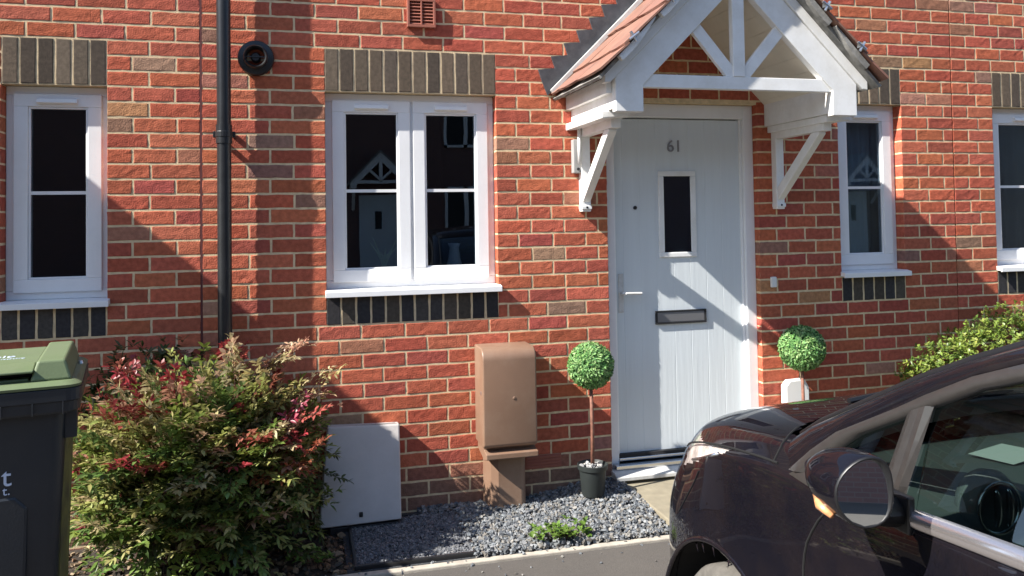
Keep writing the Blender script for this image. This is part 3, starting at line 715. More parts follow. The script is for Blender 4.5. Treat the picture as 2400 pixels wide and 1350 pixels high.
def nandina():
    rng = random.Random(21); t = thing('shrub', 'bushy shrub with red, pink and green leaves between the wheelie bin and pale meter box', 'shrub', None, (-.45, -.38, .03)); t.location = (0, 0, 0)
    mb = MB(); cols = []; sm = MB(); c0 = Vector((-.48, -.34, .03))
    # main canes
    canes = []
    for i in range(46):
        a = rng.uniform(0, 2 * math.pi); rr = rng.random() ** .6; tx = c0.x + math.cos(a) * rr * .50; ty = max(-.62, min(-.07, -.30 + math.sin(a) * rr * .27)); 
        hz = .42 + .44 * (1 - rr ** 2) * rng.uniform(.75, 1.1) + (.10 if tx < -.5 else .0)
        s = Vector((c0.x + rng.uniform(-.18, .18), -.34 + rng.uniform(-.12, .12), .02)); e = Vector((tx, ty, min(hz, 1.02))); m = s.lerp(e, .5) + Vector((0, 0, .08))
        pts = [s, s.lerp(m, .5), m, m.lerp(e, .55) + Vector((0, 0, .02)), e]; canes.append(pts); sm.tube(pts, [.006, .0055, .005, .004, .0025], 6)
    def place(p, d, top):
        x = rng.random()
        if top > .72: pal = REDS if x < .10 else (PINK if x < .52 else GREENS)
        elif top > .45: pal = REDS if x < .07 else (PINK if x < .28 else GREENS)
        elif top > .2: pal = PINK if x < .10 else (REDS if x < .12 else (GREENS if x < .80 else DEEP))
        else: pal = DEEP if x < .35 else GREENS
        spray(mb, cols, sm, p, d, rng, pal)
    # shell of sprays over the bush volume (squat, wider to the right at top)
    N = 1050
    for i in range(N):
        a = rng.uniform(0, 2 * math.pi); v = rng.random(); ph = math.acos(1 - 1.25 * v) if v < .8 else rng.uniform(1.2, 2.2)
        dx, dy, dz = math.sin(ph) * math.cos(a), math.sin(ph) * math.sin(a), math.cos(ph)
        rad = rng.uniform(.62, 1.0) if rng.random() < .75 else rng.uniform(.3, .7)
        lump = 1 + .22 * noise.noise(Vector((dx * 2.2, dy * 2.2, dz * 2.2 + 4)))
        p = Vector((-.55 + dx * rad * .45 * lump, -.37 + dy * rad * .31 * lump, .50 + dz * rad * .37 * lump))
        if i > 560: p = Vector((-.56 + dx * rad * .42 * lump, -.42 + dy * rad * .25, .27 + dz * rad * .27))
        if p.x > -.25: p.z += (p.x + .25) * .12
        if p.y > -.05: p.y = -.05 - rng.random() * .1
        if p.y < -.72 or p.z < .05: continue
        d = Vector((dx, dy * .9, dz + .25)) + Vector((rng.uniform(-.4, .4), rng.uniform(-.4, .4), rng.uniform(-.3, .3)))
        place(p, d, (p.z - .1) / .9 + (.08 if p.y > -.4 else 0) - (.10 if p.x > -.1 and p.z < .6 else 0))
    # long arching shoots
    for (x, y, z, dx, dy, dz, n, pal) in ((-.38, -.34, .80, .62, 0, .45, 4, PINK), (-.26, -.36, .70, .70, -.1, .38, 4, PINK + GREENS[2:3]), (-.34, -.30, .84, .6, .05, .42, 3, PINK), (-.24, -.34, .62, .7, -.1, .30, 3, PINK + GREENS[2:3]), (-.34, -.60, .44, .85, -.12, .40, 4, [(.45, .16, .08), (.40, .12, .07)]),
                                  (-.50, -.32, .84, .3, 0, .5, 2, REDS), (-.80, -.34, .78, -.35, -.1, .4, 2, REDS), (-.66, -.45, .74, -.1, -.3, .5, 2, PINK), (-.30, -.5, .62, .7, -.2, .3, 3, REDS), (-.20, -.24, .50, .9, -.05, .0, 2, DEEP), (-.20, -.24, .36, .9, -.05, -.08, 2, DEEP), (-.18, -.3, .24, .8, -.4, -.05, 2, DEEP), (-.9, -.35, .5, -.5, -.2, .3, 2, GREENS)):
        p = Vector((x, y, z)); d = Vector((dx, dy, dz)).normalized(); L = .058 * n
        sm.tube([p - d * .15, p + d * L * .5, p + d * L], [.003, .0025, .001], 5)
        for i in range(n + 2):
            q = p + d * (L * i / (n + 1)) + Vector((rng.uniform(-.03, .03), rng.uniform(-.03, .03), rng.uniform(-.02, .03))); spray(mb, cols, sm, q, d + Vector((rng.uniform(-.8, .8), rng.uniform(-.8, .8), rng.uniform(-.5, .6))), rng, pal, .8)
    mb.build('foliage', M['leaf'], t, colors=cols, smooth=True); sm.build('stems', M['stem'], t, smooth=True)
nandina()
def broad_shrub(name, label, cat, c, rad, n, seed, pals, leafL=.045, leafW=.022, zmin=.05, ymax=-.03, lumps=.2, up=.35):
    rng = random.Random(seed); t = thing(name, label, cat); mb = MB(); cols = []; sm = MB(); c = Vector(c)
    for i in range(22):
        a = rng.uniform(0, 6.28); e = Vector((c.x + math.cos(a) * rad[0] * .7, min(ymax - .03, c.y + math.sin(a) * rad[1] * .7), c.z + rad[2] * rng.uniform(.1, .8))); s = Vector((c.x + rng.uniform(-.1, .1), c.y + rng.uniform(-.1, .1), .02))
        sm.tube([s, s.lerp(e, .5) + Vector((0, 0, .05)), e], [.009, .007, .003], 6)
    for i in range(n):
        z = rng.uniform(-.5, 1); a = rng.uniform(0, 6.283); q = math.sqrt(max(0, 1 - z * z)); dv = Vector((q * math.cos(a), q * math.sin(a), z))
        l = 1 + lumps * noise.noise(dv * 2.6 + Vector((seed, 0, 0))) + lumps * .6 * noise.noise(dv * 7 + Vector((0, seed, 0)))
        rr = rng.uniform(.82, 1.02) if rng.random() < .8 else rng.uniform(.4, .85)
        p = c + Vector((dv.x * rad[0], dv.y * rad[1], dv.z * rad[2])) * l * rr
        if p.y > ymax: p.y = ymax - rng.random() * .05
        if p.z < zmin: continue
        pal = rng.choices(pals[0], pals[1])[0]
        ax = (dv + Vector((rng.uniform(-.6, .6), rng.uniform(-.6, .6), rng.uniform(-.2, .7) + up))).normalized()
        for k in range(7):
            az = Vector((rng.uniform(-1, 1), rng.uniform(-1, 1), rng.uniform(-1, 1))).cross(ax).normalized()
            leaf(mb, cols, p - ax * .012 * k * .3, (ax * rng.uniform(.2, .9) + az).normalized(), ax, leafL * rng.uniform(.6, 1.2), leafW * rng.uniform(.7, 1.2), jit(pal, rng, .22), droop=.1)
    mb.build('foliage', M['leaf'], t, colors=cols, smooth=True); sm.build('stems', M['stem'], t, smooth=True)
    return t
broad_shrub('shrub', 'low dark green shrub against the wall behind the red-leaved shrub', 'shrub', (-.78, -.16, .55), (.36, .13, .48), 420, 4, ([(.05, .075, .02), (.08, .09, .03), (.12, .10, .04)], [5, 3, 1]), .05, .016)
broad_shrub('evergreen_shrub', 'rounded yellow-green evergreen shrub behind the car bonnet below the right windows', 'shrub', (4.02, -.50, .50), (.98, .46, .50), 5200, 9, ([(.19, .26, .045), (.14, .21, .04), (.27, .32, .07), (.09, .15, .03)], [5, 4, 3, 2]), .024, .0125, lumps=.14)
def weed(label, x, y, n, rad, seed, h=.07, L=.045):
    rng = random.Random(seed); t = thing('weed', label, 'weed', None); mb = MB(); cols = []; sm = MB()
    for i in range(n):
        a = rng.uniform(0, 6.28); rr = rad * rng.random() ** .5; b = Vector((x + math.cos(a) * rr * .3, y + math.sin(a) * rr * .2, .05)); e = Vector((x + math.cos(a) * rr, y + math.sin(a) * rr * .5, .055 + h * rng.uniform(.3, 1)))
        sm.tube([b, b.lerp(e, .5) + Vector((0, 0, .015)), e], [.0014, .0012, .0008], 4, caps=False)
        for k in range(5):
            d = Vector((rng.uniform(-1, 1), rng.uniform(-1, 1), rng.uniform(0, .8))); leaf(mb, cols, e, d, Vector((0, 0, 1)), L * rng.uniform(.5, 1.1), L * .45, jit((.13, .22, .04), rng, .3), droop=.2)
    mb.build('leaves', M['leaf'], t, colors=cols, smooth=True); sm.build('stalks', M['stem'], t)
weed('leafy green weed growing at the kerb edge of the slate gravel', 1.035, -.60, 44, .14, 2, .075, .042)
weed('tiny yellow-green weed in the middle of the slate gravel', 1.33, -.23, 7, .035, 3, .02, .022)
weed('low grey-green weed on the dark soil left of the gravel tray', -.08, -.52, 24, .12, 6, .05, .035)

# ---------------------------------------------------------------- topiary
def topiary(label, x, y, zc, r, zpot, seed):
    rng = random.Random(seed); t = thing('topiary_ball', label, 'topiary', 'pair of artificial topiary balls')
    mb = MB(); cols = []; n = 2300
    for i in range(n):
        z = 1 - 2 * (i + .5) / n; a = i * 2.399963; q = math.sqrt(1 - z * z); dv = Vector((q * math.cos(a), q * math.sin(a), z))
        p = Vector((x, y, zc)) + dv * r * rng.uniform(.84, .97)
        base = rng.choice([(.15, .31, .09), (.20, .38, .12), (.11, .25, .08), (.31, .46, .18)])
        for k in range(3):
            az = Vector((rng.uniform(-1, 1), rng.uniform(-1, 1), rng.uniform(-1, 1))).cross(dv).normalized()
            leaf(mb, cols, p, (az + dv * rng.uniform(.2, 1.1)).normalized(), dv, .017 * rng.uniform(.7, 1.2), .0095, jit(base, rng, .25), fold=.1, droop=0)
    mb.build('foliage_ball', M['tleaf'], t, colors=cols)
    c = MB(); c.lathe([(max(.0001, r * .84 * math.sin(R(a))), -r * .84 * math.cos(R(a))) for a in range(0, 181, 12)], (x, y, zc), 20); c.build('core', M['core'], t, smooth=True)
    s = MB(); s.tube([(x, y, zpot + .13), (x + .003, y + .002, (zpot + zc) / 2), (x - .001, y, zc - r * .8)], [.011, .0095, .009], 10); s.build('stem', mat('trunk_brown', (.20, .085, .055), .7, var=.3, vscale=40, bump=.4), t, smooth=True)
    p = MB(); p.lathe([(.0, zpot), (.056, zpot), (.060, zpot + .01), (.071, zpot + .135), (.079, zpot + .137), (.081, zpot + .160), (.076, zpot + .162), (.070, zpot + .148), (.0, zpot + .142)], (x, y, 0), 32); p.build('pot', M['potm'], t, smooth=True, recalc=True).modifiers.new('e', 'EDGE_SPLIT').split_angle = R(45)
    st = MB()
    pb = chips('pot_stones', x - .06, x + .06, y - .06, y + .06, 70, .022, zpot + .150, [(.3, .3, .29), (.2, .2, .2), (.4, .38, .34)], rng, lambda a, b: (a - x) ** 2 + (b - y) ** 2 < .0036, .006); pb.parent = t
topiary('round topiary ball on a stem in a black pot standing on slate gravel', 1.347, -.19, .778, .121, .105, 1)
topiary('round topiary ball right of the door, rising behind the car bonnet', 2.645, -.14, .790, .129, .10, 2)

# ---------------------------------------------------------------- wheelie bin
def wheelie_bin():
    t = thing('wheelie_bin', 'dark grey wheelie bin with a green lid at the left edge', 'wheelie bin', None, (-.808, -1.345, 0)); t.rotation_euler = (0, 0, R(11))
    # local frame: origin at the front right corner of the rim, +x right, +y to the back; z up
    def ring(z, x0, x1, y0, y1, r, n=5):
        P = []
        for (cx, cy, a0) in ((x1 - r, y0 + r, -90), (x1 - r, y1 - r, 0), (x0 + r, y1 - r, 90), (x0 + r, y0 + r, 180)):
            for i in range(n + 1):
                a = R(a0 + 90 * i / n); P.append((cx + r * math.cos(a), cy + r * math.sin(a), z))
        return P
    def shell(levels, closed_top=False):
        m = MB(); n = len(levels[0])
        for L in levels: m.v += L
        for i in range(len(levels) - 1):
            for k in range(n):
                k2 = (k + 1) % n; m.f.append((i * n + k, i * n + k2, (i + 1) * n + k2, (i + 1) * n + k)); m.m.append(0)
        m.f.append(tuple(reversed(range(n)))); m.m.append(0)
        if closed_top: m.f.append(tuple((len(levels) - 1) * n + k for k in range(n))); m.m.append(0)
        return m
    W = .52
    body = shell([ring(.06, -W + .075, -.095, .10, .44, .03), ring(.08, -W + .07, -.090, .09, .45, .035), ring(.55, -W + .05, -.068, .062, .49, .04), ring(.955, -W + .035, -.048, .045, .525, .045), ring(.962, -W + .035, -.048, .045, .525, .045)], True)
    body.build('body', M['binbody'], t, smooth=True).modifiers.new('e', 'EDGE_SPLIT').split_angle = R(50)
    rim = shell([ring(.955, -W + .012, -.016, .012, .54, .04), ring(.962, -W + .006, -.008, .008, .545, .045), ring(.992, -W + .004, -.006, .006, .545, .045), ring(.996, -W, .0, .0, .55, .045), ring(1.034, -W, .0, .0, .55, .045), ring(1.036, -W + .01, -.01, .01, .54, .04)], True)
    for k in range(7):
        rim.box(-W + .04 + k * .085, -W + .0425 + k * .085, -.003, .004, .955, .996)
    rim.build('rim', M['binbody'], t, bevel=.002)
    # side recess strip and gusset, wheels, axle
    g = MB(); g.prism([(.075, .96), (.155, .96), (.135, .90), (.09, .86), (.075, .86)], -.055, -.018, 'x'); g.build('rim_gusset', M['binbody'], t, bevel=.003, recalc=True)
    ms = MB(); ms.grid([[(-.058 - .028 * (1 - z / .95), .10 + .02 * (1 - z), z), (-.044 - .030 * (1 - z / .95), .20, z), (-.044 - .030 * (1 - z / .95), .40 - .03 * (1 - z), z)] for z in (.12, .4, .7, .93)]); ms.build('mossy_side', M['moss'], t, solid=.008)
    for s in (-W + .02, -.06):
        wm = MB(); wm.lathe([(.0, -.02), (.06, -.022), (.095, -.025), (.1, -.015), (.1, .015), (.095, .025), (.06, .022), (0, .02)], (s, .50, .1), 28, 'x'); wm.build('wheel', M['tread'], t, smooth=True, recalc=True)
    MB().tube([(-W + .02, .50, .1), (-.06, .50, .1)], .011, 10).build('axle', M['midgrey'], t)
    h = MB(); h.tube([(-W + .03, .53, 1.0), (-W + .03, .60, 1.02), (-.03, .60, 1.02), (-.03, .53, 1.0)], .016, 10); h.build('handle', M['binbody'], t, smooth=True)
    # front panel emboss
    fp = MB(); fp.prism([(-W + .14, .20), (-W + .14, .66), (-W + .17, .70), (-.19, .70), (-.155, .66), (-.165, .20)], .052, .075); fp.build('front_panel', M['binbody'], t, bevel=.010, recalc=True)
    # lid: shallow domed shell, raised centre and hand recess at the front
    lid = shell([ring(1.037, -W + .004, -.004, .002, .56, .045), ring(1.046, -W + .002, -.002, -.002, .56, .045), ring(1.056, -W + .014, -.014, .014, .55, .045), ring(1.058, -W + .02, -.02, .02, .545, .04)], True)
    L0 = lid.build('lid', M['binlid'], t, smooth=True); L0.modifiers.new('e', 'EDGE_SPLIT').split_angle = R(35)
    c = MB(); X0, X1 = -W + .035, -.03
    # raised block at the right front with sloped sides (hand-hold end), and the crowned centre panel
    def frust(a, b, y0, y1, z0, z1, ins, mi=0):
        P = [(a, y0, z0), (b, y0, z0), (b, y1, z0), (a, y1, z0)]; Q = [(a + ins, y0 + ins, z1), (b - ins, y0 + ins, z1), (b - ins, y1 - ins * .4, z1), (a + ins, y1 - ins * .4, z1)]
        k = len(c.v); c.v += P + Q
        for q in ((3, 2, 1, 0), (4, 5, 6, 7), (0, 1, 5, 4), (1, 2, 6, 5), (2, 3, 7, 6), (3, 0, 4, 7)): c.f.append(tuple(k + i for i in q)); c.m.append(mi)
    frust(-.150, -.030, .035, .53, 1.0575, 1.122, .020); frust(-W + .03, -W + .15, .035, .53, 1.0575, 1.122, .020)
    frust(-W + .12, -.120, .12, .52, 1.0577, 1.108, .012)
    cp = c.build('lid_crown', M['binlid'], t, bevel=.008, seg=3, recalc=True); cp.parent = L0
    hs = MB(); hs.box(-W + .16, -.155, .060, .121, 1.0578, 1.066); hs.prism([(.030, 1.095), (.13, 1.110), (.13, 1.100), (.030, 1.087)], -W + .14, -.140, 'x')
    hh = hs.build('hand_hold', M['binlid'], L0, bevel=.003, recalc=True)
    rc = MB().box(-W + .155, -.150, .100, .1205, 1.060, 1.097).build('hand_recess', M['gasket'], L0)
    tm = Matrix.Translation((-.300, .30, 1.1085))
    text('printed_text', 'recycle', .060, M['print_'], L0, tm, .0006)
    text('printed_text', 'mixed recycling', .020, M['print_'], L0, Matrix.Translation((-.245, .245, 1.1085)), .0006)
    text('printed_text', 't', .085, M['print_'], t, rx90(-.214, .0515, .762) , .0008)
    text('printed_text', 't.', .040, M['print_'], t, rx90(-.214, .0515, .720), .0008)
    bl_ = MB(); bl_.lathe([(0, .012), (.007, .010), (.010, 0)], (-.02, .36, 1.058), 12); bl_.build('hinge_stud', M['silver'], L0, recalc=True)
wheelie_bin()

# ---------------------------------------------------------------- parked car
def lerp_table(xs, ys, x):
    if x <= xs[0]: return ys[0]
    for i in range(len(xs) - 1):
        if x <= xs[i + 1]:
            t = (x - xs[i]) / (xs[i + 1] - xs[i])
            # monotone-ish cubic through finite differences
            def sl(j):
                if j <= 0 or j >= len(xs) - 1: return (ys[min(j + 1, len(xs) - 1)] - ys[max(j - 1, 0)]) / (xs[min(j + 1, len(xs) - 1)] - xs[max(j - 1, 0)])
                a = (ys[j] - ys[j - 1]) / (xs[j] - xs[j - 1]); b = (ys[j + 1] - ys[j]) / (xs[j + 1] - xs[j])
                return 0 if a * b <= 0 else 2 * a * b / (a + b)
            h = xs[i + 1] - xs[i]; m0, m1 = sl(i) * h, sl(i + 1) * h; t2, t3 = t * t, t * t * t
            return (2 * t3 - 3 * t2 + 1) * ys[i] + (t3 - 2 * t2 + t) * m0 + (-2 * t3 + 3 * t2) * ys[i + 1] + (t3 - t2) * m1
    return ys[-1]
D_A = ([0, .012, .04, .10, .20, .33, .48, .68, .9, 1.2, 3.0, 3.5, 3.85, 3.98, 4.0], [.83, .62, .44, .29, .165, .082, .036, .008, 0, 0, 0, .02, .12, .35, .8])
D_S = ([0, .05, .12, .22, .35, .5, .65, .78, .9, 1.05, 1.3, 1.6, 2.0, 2.8, 3.6, 4.0], [.60, .66, .72, .785, .845, .89, .922, .942, .956, .968, .980, .996, 1.015, 1.05, 1.06, .9])
D_C = ([0, .05, .12, .22, .35, .5, .65, .78, .9, 1.05, 1.3, 4.0], [.67, .79, .855, .910, .955, .992, 1.018, 1.034, 1.046, 1.058, 1.065, 1.0])
NX, NY = .94, -1.48; CW = 1.70
def section(d):
    a = lerp_table(*D_A, d); zs = lerp_table(*D_S, d); zc = lerp_table(*D_C, d); h = zc - zs; k = min(1, (.85 - a) / .85)
    P = [(a + .085 * k, .165), (a + .03 * k, .20), (a + .008, .34), (a - .002, .50), (a + .002, .64), (a + .004, .64 + (zs - .64) * .45 if zs > .66 else zs - .03), (a + .012, zs - .045 if zs > .72 else zs - .012), (a + .030 * k, zs),
         (a + .105 * k, zs + .58 * h), (a + .26 * k, zs + .86 * h), (a + (.85 - a) * .66, zs + .98 * h), (.85, zc)]
    P[4] = (P[4][0], min(P[4][1], zs - .06)); P[3] = (P[3][0], min(.50, zs - .10)); 
    return P
def catmull(P, sub):
    out = []
    for i in range(len(P) - 1):
        p0, p1, p2, p3 = P[max(i - 1, 0)], P[i], P[i + 1], P[min(i + 2, len(P) - 1)]
        for q in range(sub):
            t = q / sub
            out.append(tuple(.5 * ((2 * p1[k]) + (-p0[k] + p2[k]) * t + (2 * p0[k] - 5 * p1[k] + 4 * p2[k] - p3[k]) * t * t + (-p0[k] + 3 * p1[k] - 3 * p2[k] + p3[k]) * t ** 3) for k in range(2)))
    out.append(P[-1]); return out
def inpoly(x, y, P):
    c = False
    for i in range(len(P)):
        (x1, y1), (x2, y2) = P[i], P[i - 1]
        if (y1 > y) != (y2 > y) and x < (x2 - x1) * (y - y1) / (y2 - y1) + x1: c = not c
    return c
LAMP = [(-.1, .69), (-.1, 1.1), (.60, 1.1), (.66, .99), (.85, .957), (.80, .925), (.70, .885), (.58, .835), (.45, .790), (.33, .742), (.18, .705)]
AC, AZ, AR = .80, .315, .362
def gapx(z): return lerp_table([.2, .5, .765, .82, .877, .921, .96], [1.25, 1.19, 1.175, 1.181, 1.21, 1.244, 1.29], z)
def rake(d, z):
    t = max(0, min(1, (z - .60) / .26)); t = t * t * (3 - 2 * t); return .135 * t * max(0, 1 - d / 1.0)
def bonnet_end(w): return 1.045 - .27 * (1 - ((w - .85) / .85) ** 2)
def car():
    t = thing('parked_car', 'dusty dark brown car parked nose to the house at the right', 'car', None, (1.79, -3.4, 0)); t.location = (0, 0, 0)
    ds = [0, .006, .012, .025]; d = .04
    while d < 4.0: ds.append(d); d += .0125 if d < .95 else (.0225 if d < 2.1 else .06)
    ds.append(4.0); rows = [catmull(section(d), 10) for d in ds]
    n = len(rows[0]); seam = 7 * 10
    parts = {k: MB() for k in ('bumper_and_wings0', 'bonnet0', 'door0', 'door1', 'headlamp0', 'headlamp1', 'rear_body0')}
    for side in (0, 1):
        V = [[(NX + (p[0] if not side else CW - p[0]), NY - dd, p[1]) for p in r] for dd, r in zip(ds, rows)]
        for i, dd in enumerate(ds):
            for j in range(n):
                x, y, z = V[i][j]; V[i][j] = (x, y - rake(dd, z), z)
        # snap the vertices just inside the wheel arch onto its circle
        for i, dd in enumerate(ds):
            for j in range(n):
                z = V[i][j][2]
                for c in (AC, AC + 2.5):
                    rr = math.hypot(dd - c, z - AZ)
                    if j < seam and AR - .034 < rr < AR:
                        s = AR / rr; V[i][j] = (V[i][j][0], NY - (c + (dd - c) * s), AZ + (z - AZ) * s)
        idx = {k: {} for k in parts}
        for i in range(len(ds) - 1):
            for j in range(n - 1):
                dd = (ds[i] + ds[i + 1]) / 2; q = [(i, j), (i, j + 1), (i + 1, j + 1), (i + 1, j)]
                z = sum(V[a][b][2] for a, b in q) / 4; wv = sum(rows[a][b][0] for a, b in q) / 4; rd = NY - sum(V[a][b][1] for a, b in q) / 4
                if j < seam and (math.hypot(dd - AC, z - AZ) < AR - .012 or math.hypot(dd - AC - 2.5, z - AZ) < AR - .012): continue
                if j >= seam and dd > bonnet_end(wv): 
                    if wv > .10 or dd > 1.18: continue
                if j >= seam and .15 < dd <= bonnet_end(wv): k = 'bonnet'
                elif j < seam and dd > gapx(z): k = 'door' if dd < 2.25 else 'rear_body'
                elif j >= seam and wv > .03 and dd > .9: k = 'bumper_and_wings'
                else: k = 'bumper_and_wings'
                if inpoly(rd, z, LAMP) and wv < .36 and j < seam + 13 * max(0, min(1, (.62 - rd) / .25)): k = 'headlamp'
                k += str(side) if k in ('door', 'headlamp') else '0'; m = parts[k]; ids = []
                for a in q:
                    if a not in idx[k]: idx[k][a] = len(m.v); m.v.append(V[a[0]][a[1]])
                    ids.append(idx[k][a])
                m.f.append(tuple(ids if side else reversed(ids))); m.m.append(0)
    for k, m in parts.items():
        k = k[:-1]
        if k == 'headlamp':
            # reflector bowl set back behind the lens
            o = m.build('headlamp', M['lamplens'], t, smooth=True); r = MB(); r.v = [(x + (.009 if x < 1.79 else -.009), y - .006, z - .004) for x, y, z in m.v]; r.f = m.f; r.m = m.m
            r.build('reflector', M['lampchr'], o, smooth=True)
            for sx in ((1,) if m.v[0][0] < 1.79 else (-1,)):
                X = lambda x: x if sx > 0 else 3.58 - x
                bl = MB(); bl.tube([(X(1.045), -1.91, .795), (X(1.00), -2.03, .835), (X(.972), -2.14, .872), (X(.962), -2.25, .915)], .005, 8); bl.build('lamp_chrome_strip', M['chrome'], o, smooth=True)
        else:
            o = m.build(k, M['paint'], t, smooth=True)
            if k == 'door': tag(o, 'dusty brown front door')
    def surf(d, z):   # point on the near flank
        P = catmull(section(d), 10); b = min(P[:seam + 1], key=lambda p: abs(p[1] - z)); return (NX + b[0] - .001, NY - d - rake(d, z), z)
    for fx in (lambda p: p, lambda p: (3.58 - p[0], p[1], p[2])):
        gp = MB(); gp.tube([fx(surf(gapx(z / 100), z / 100)) for z in range(24, 97, 3)], .0028, 6)
        pts = []
        for q in range(0, 27):
            d = .16 + q * .034; P = section(d)[7]; pts.append(fx((NX + P[0] - .0015, NY - d - rake(d, P[1]), P[1] + .0005)))
        gp.tube(pts, .0030, 6)
        pts = []
        for q in range(0, 10):
            w_ = .032 + q * .012; d = bonnet_end(w_); P = catmull(section(d), 10); b = min(P[seam:], key=lambda p: abs(p[0] - w_)); pts.append(fx((NX + b[0], NY - d, b[1] + .0008)))
        gp.tube(pts, .0028, 6)
        gp.tube([fx(surf(.60 - .02 * q, .835 - .028 * q)) for q in range(0, 7)], .0018, 5)
        gp.build('panel_gap', M['gapm'], t)
    # cowl under the windscreen, arch liners, floor
    cw = MB(); cw.grid([[(NX + w_, NY - bonnet_end(w_) - o_ + .03, zz - .03 * ((w_ - .85) / .85) ** 2) for w_ in [.06 + .0988 * i for i in range(17)]] for o_, zz in ((0, 1.0), (.05, 1.012), (.16, 1.0))]); cw.build('cowl_panel', M['carblk'], t, smooth=True)
    for sx in (0, 1):
        for c in (AC, AC + 2.5):
            l = MB(); x0, x1 = (NX + .012, NX + .26) if not sx else (NX + CW - .26, NX + CW - .012)
            prof = [(AR + .003, 0), (AR + .003, .0)]
            rws = [[(x, NY - c - (AR + .004) * math.cos(R(a)), AZ + (AR + .004) * math.sin(R(a))) for a in range(-20, 201, 10)] for x in (x0, (x0 + x1) / 2, x1)]
            l.grid(rws); xi = x1 if not sx else x0
            l.poly([(xi, NY - c - (AR + .004) * math.cos(R(a)), AZ + (AR + .004) * math.sin(R(a))) for a in range(-20, 201, 10)]); l.build('arch_liner', M['gapm'], t)
            lip = MB(); xl = NX + .006 if not sx else NX + CW - .006
            lip.tube([(xl, NY - c - (AR + .001) * math.cos(R(a)), AZ + (AR + .001) * math.sin(R(a))) for a in range(-18, 199, 6)], .008, 8); lip.build('arch_lip', M['paint'], t, smooth=True)
            xc = NX + .125 if not sx else NX + CW - .125; yc = NY - c - .0; sg = -1 if not sx else 1
            w = MB(); pr = [(.215, .085 * sg), (.235, .098 * sg), (.27, .103 * sg), (.293, .096 * sg), (.305, .078 * sg), (.307, 0), (.305, -.078 * sg), (.29, -.096 * sg), (.215, -.085 * sg)]
            w.lathe(pr, (xc, yc, .305), 56, 'x'); wo = w.build('wheel', M['tyre'], t, smooth=True, recalc=True)
            a_ = MB(); a_.lathe([(.216, .085 * sg), (.20, .078 * sg), (.195, .02 * sg), (.0, .02 * sg)], (xc, yc, .305), 40, 'x')
            for q in range(7):
                an = 2 * math.pi * q / 7; a_.tube([(xc + .055 * sg, yc, .305), (xc + .075 * sg, yc + .20 * math.cos(an), .305 + .20 * math.sin(an))], [.03, .018], 8)
            a_.build('rim', M['alloy'], wo, smooth=True)
    MB().box(NX + .27, NX + CW - .27, NY - 3.7, NY - .25, .20, .42).build('underbody', M['gapm'], t)
    # ------------ greenhouse
    PT = [(.992, -2.545, 1.025), (.998, -2.613, 1.070), (1.020, -2.775, 1.158), (1.036, -2.887, 1.219), (1.054, -3.018, 1.280), (1.067, -3.124, 1.323), (1.085, -3.30, 1.380), (1.105, -3.55, 1.428), (1.115, -3.95, 1.450), (1.11, -4.5, 1.42), (1.09, -4.95, 1.33), (1.04, -5.25, 1.12)]
    Q = [(.958, -2.585, .972), (.974, -2.646, 1.031), (.991, -2.714, 1.086), (1.017, -2.868, 1.169), (1.028, -2.931, 1.206), (1.045, -3.033, 1.260), (1.058, -3.13, 1.298), (1.074, -3.30, 1.350), (1.090, -3.55, 1.395), (1.098, -3.95, 1.412), (1.09, -4.5, 1.38), (1.07, -4.95, 1.28)]
    G = [(.9605, -2.650, .983), (.977, -2.705, 1.037), (.996, -2.779, 1.098), (1.016, -2.905, 1.164), (1.022, -2.96, 1.192), (1.039, -3.056, 1.243), (1.049, -3.136, 1.272), (1.064, -3.30, 1.318), (1.078, -3.55, 1.358), (1.086, -3.95, 1.372), (1.080, -4.5, 1.34), (1.06, -4.9, 1.24)]
    def mir(p): return (3.58 - p[0], p[1], p[2])
    def off(p, dx=0, dy=0, dz=0): return (p[0] + dx, p[1] + dy, p[2] + dz)
    for mf in (lambda p: p, mir):
        rl = MB(); n_ = len(Q)
        rl.grid([[mf(off(p, .004)) for p in Q], [mf(off(tuple((a + b) / 2 for a, b in zip(p, q)), -.006, 0, .004)) for p, q in zip(Q, PT)], [mf(p) for p in PT], [mf(off(p, .035, .022, .004)) for p in PT], [mf(off(p, .06, .03, -.01)) for p in PT]])
        rl.build('roof_pillar', M['paint'], t, smooth=True)
        fm = MB(); fm.grid([[mf(off(p, -.001)) for p in Q], [mf(off(tuple((a + b) / 2 for a, b in zip(p, q)), -.009)) for p, q in zip(Q, G)], [mf(off(p, -.003)) for p in G], [mf(off(p, .012, -.002, -.004)) for p in G]])
        # lower sill of the quarter window and the division bar
        fm.grid([[mf(p) for p in ((.954, -2.590, .964), (.950, -2.70, .958), (.950, -2.80, .972), (.952, -2.94, .986))], [mf(p) for p in ((.957, -2.615, .980), (.955, -2.69, .988), (.958, -2.80, .992), (.962, -2.94, 1.004))], [mf(p) for p in ((.964, -2.650, .985), (.965, -2.70, .994), (.968, -2.80, .998), (.972, -2.94, 1.010))]])
        fm.build('window_frame', M['framegrey'], t, smooth=True, recalc=False)
        br = MB(); br.grid([[mf(p) for p in ((.966, -2.868, .990), (.974, -2.884, 1.039), (1.014, -2.905, 1.168))], [mf(p) for p in ((.957, -2.888, .990), (.966, -2.902, 1.039), (1.009, -2.922, 1.178))], [mf(p) for p in ((.960, -2.908, .992), (.968, -2.918, 1.040), (1.012, -2.938, 1.186))], [mf(p) for p in ((.958, -2.922, .994), (.967, -2.932, 1.041), (1.013, -2.952, 1.192))], [mf(p) for p in ((.970, -2.936, .996), (.979, -2.942, 1.042), (1.023, -2.964, 1.194))]])
        br.build('division_bar', M['framegrey'], t)
        qg = MB(); qg.poly([mf(off(p, .010)) for p in [(.9605, -2.640, .975)] + G[1:4] + [(.979, -2.893, 1.044), (.962, -2.88, .985)]]); qg.build('quarter_glass', M['carglass'], t)
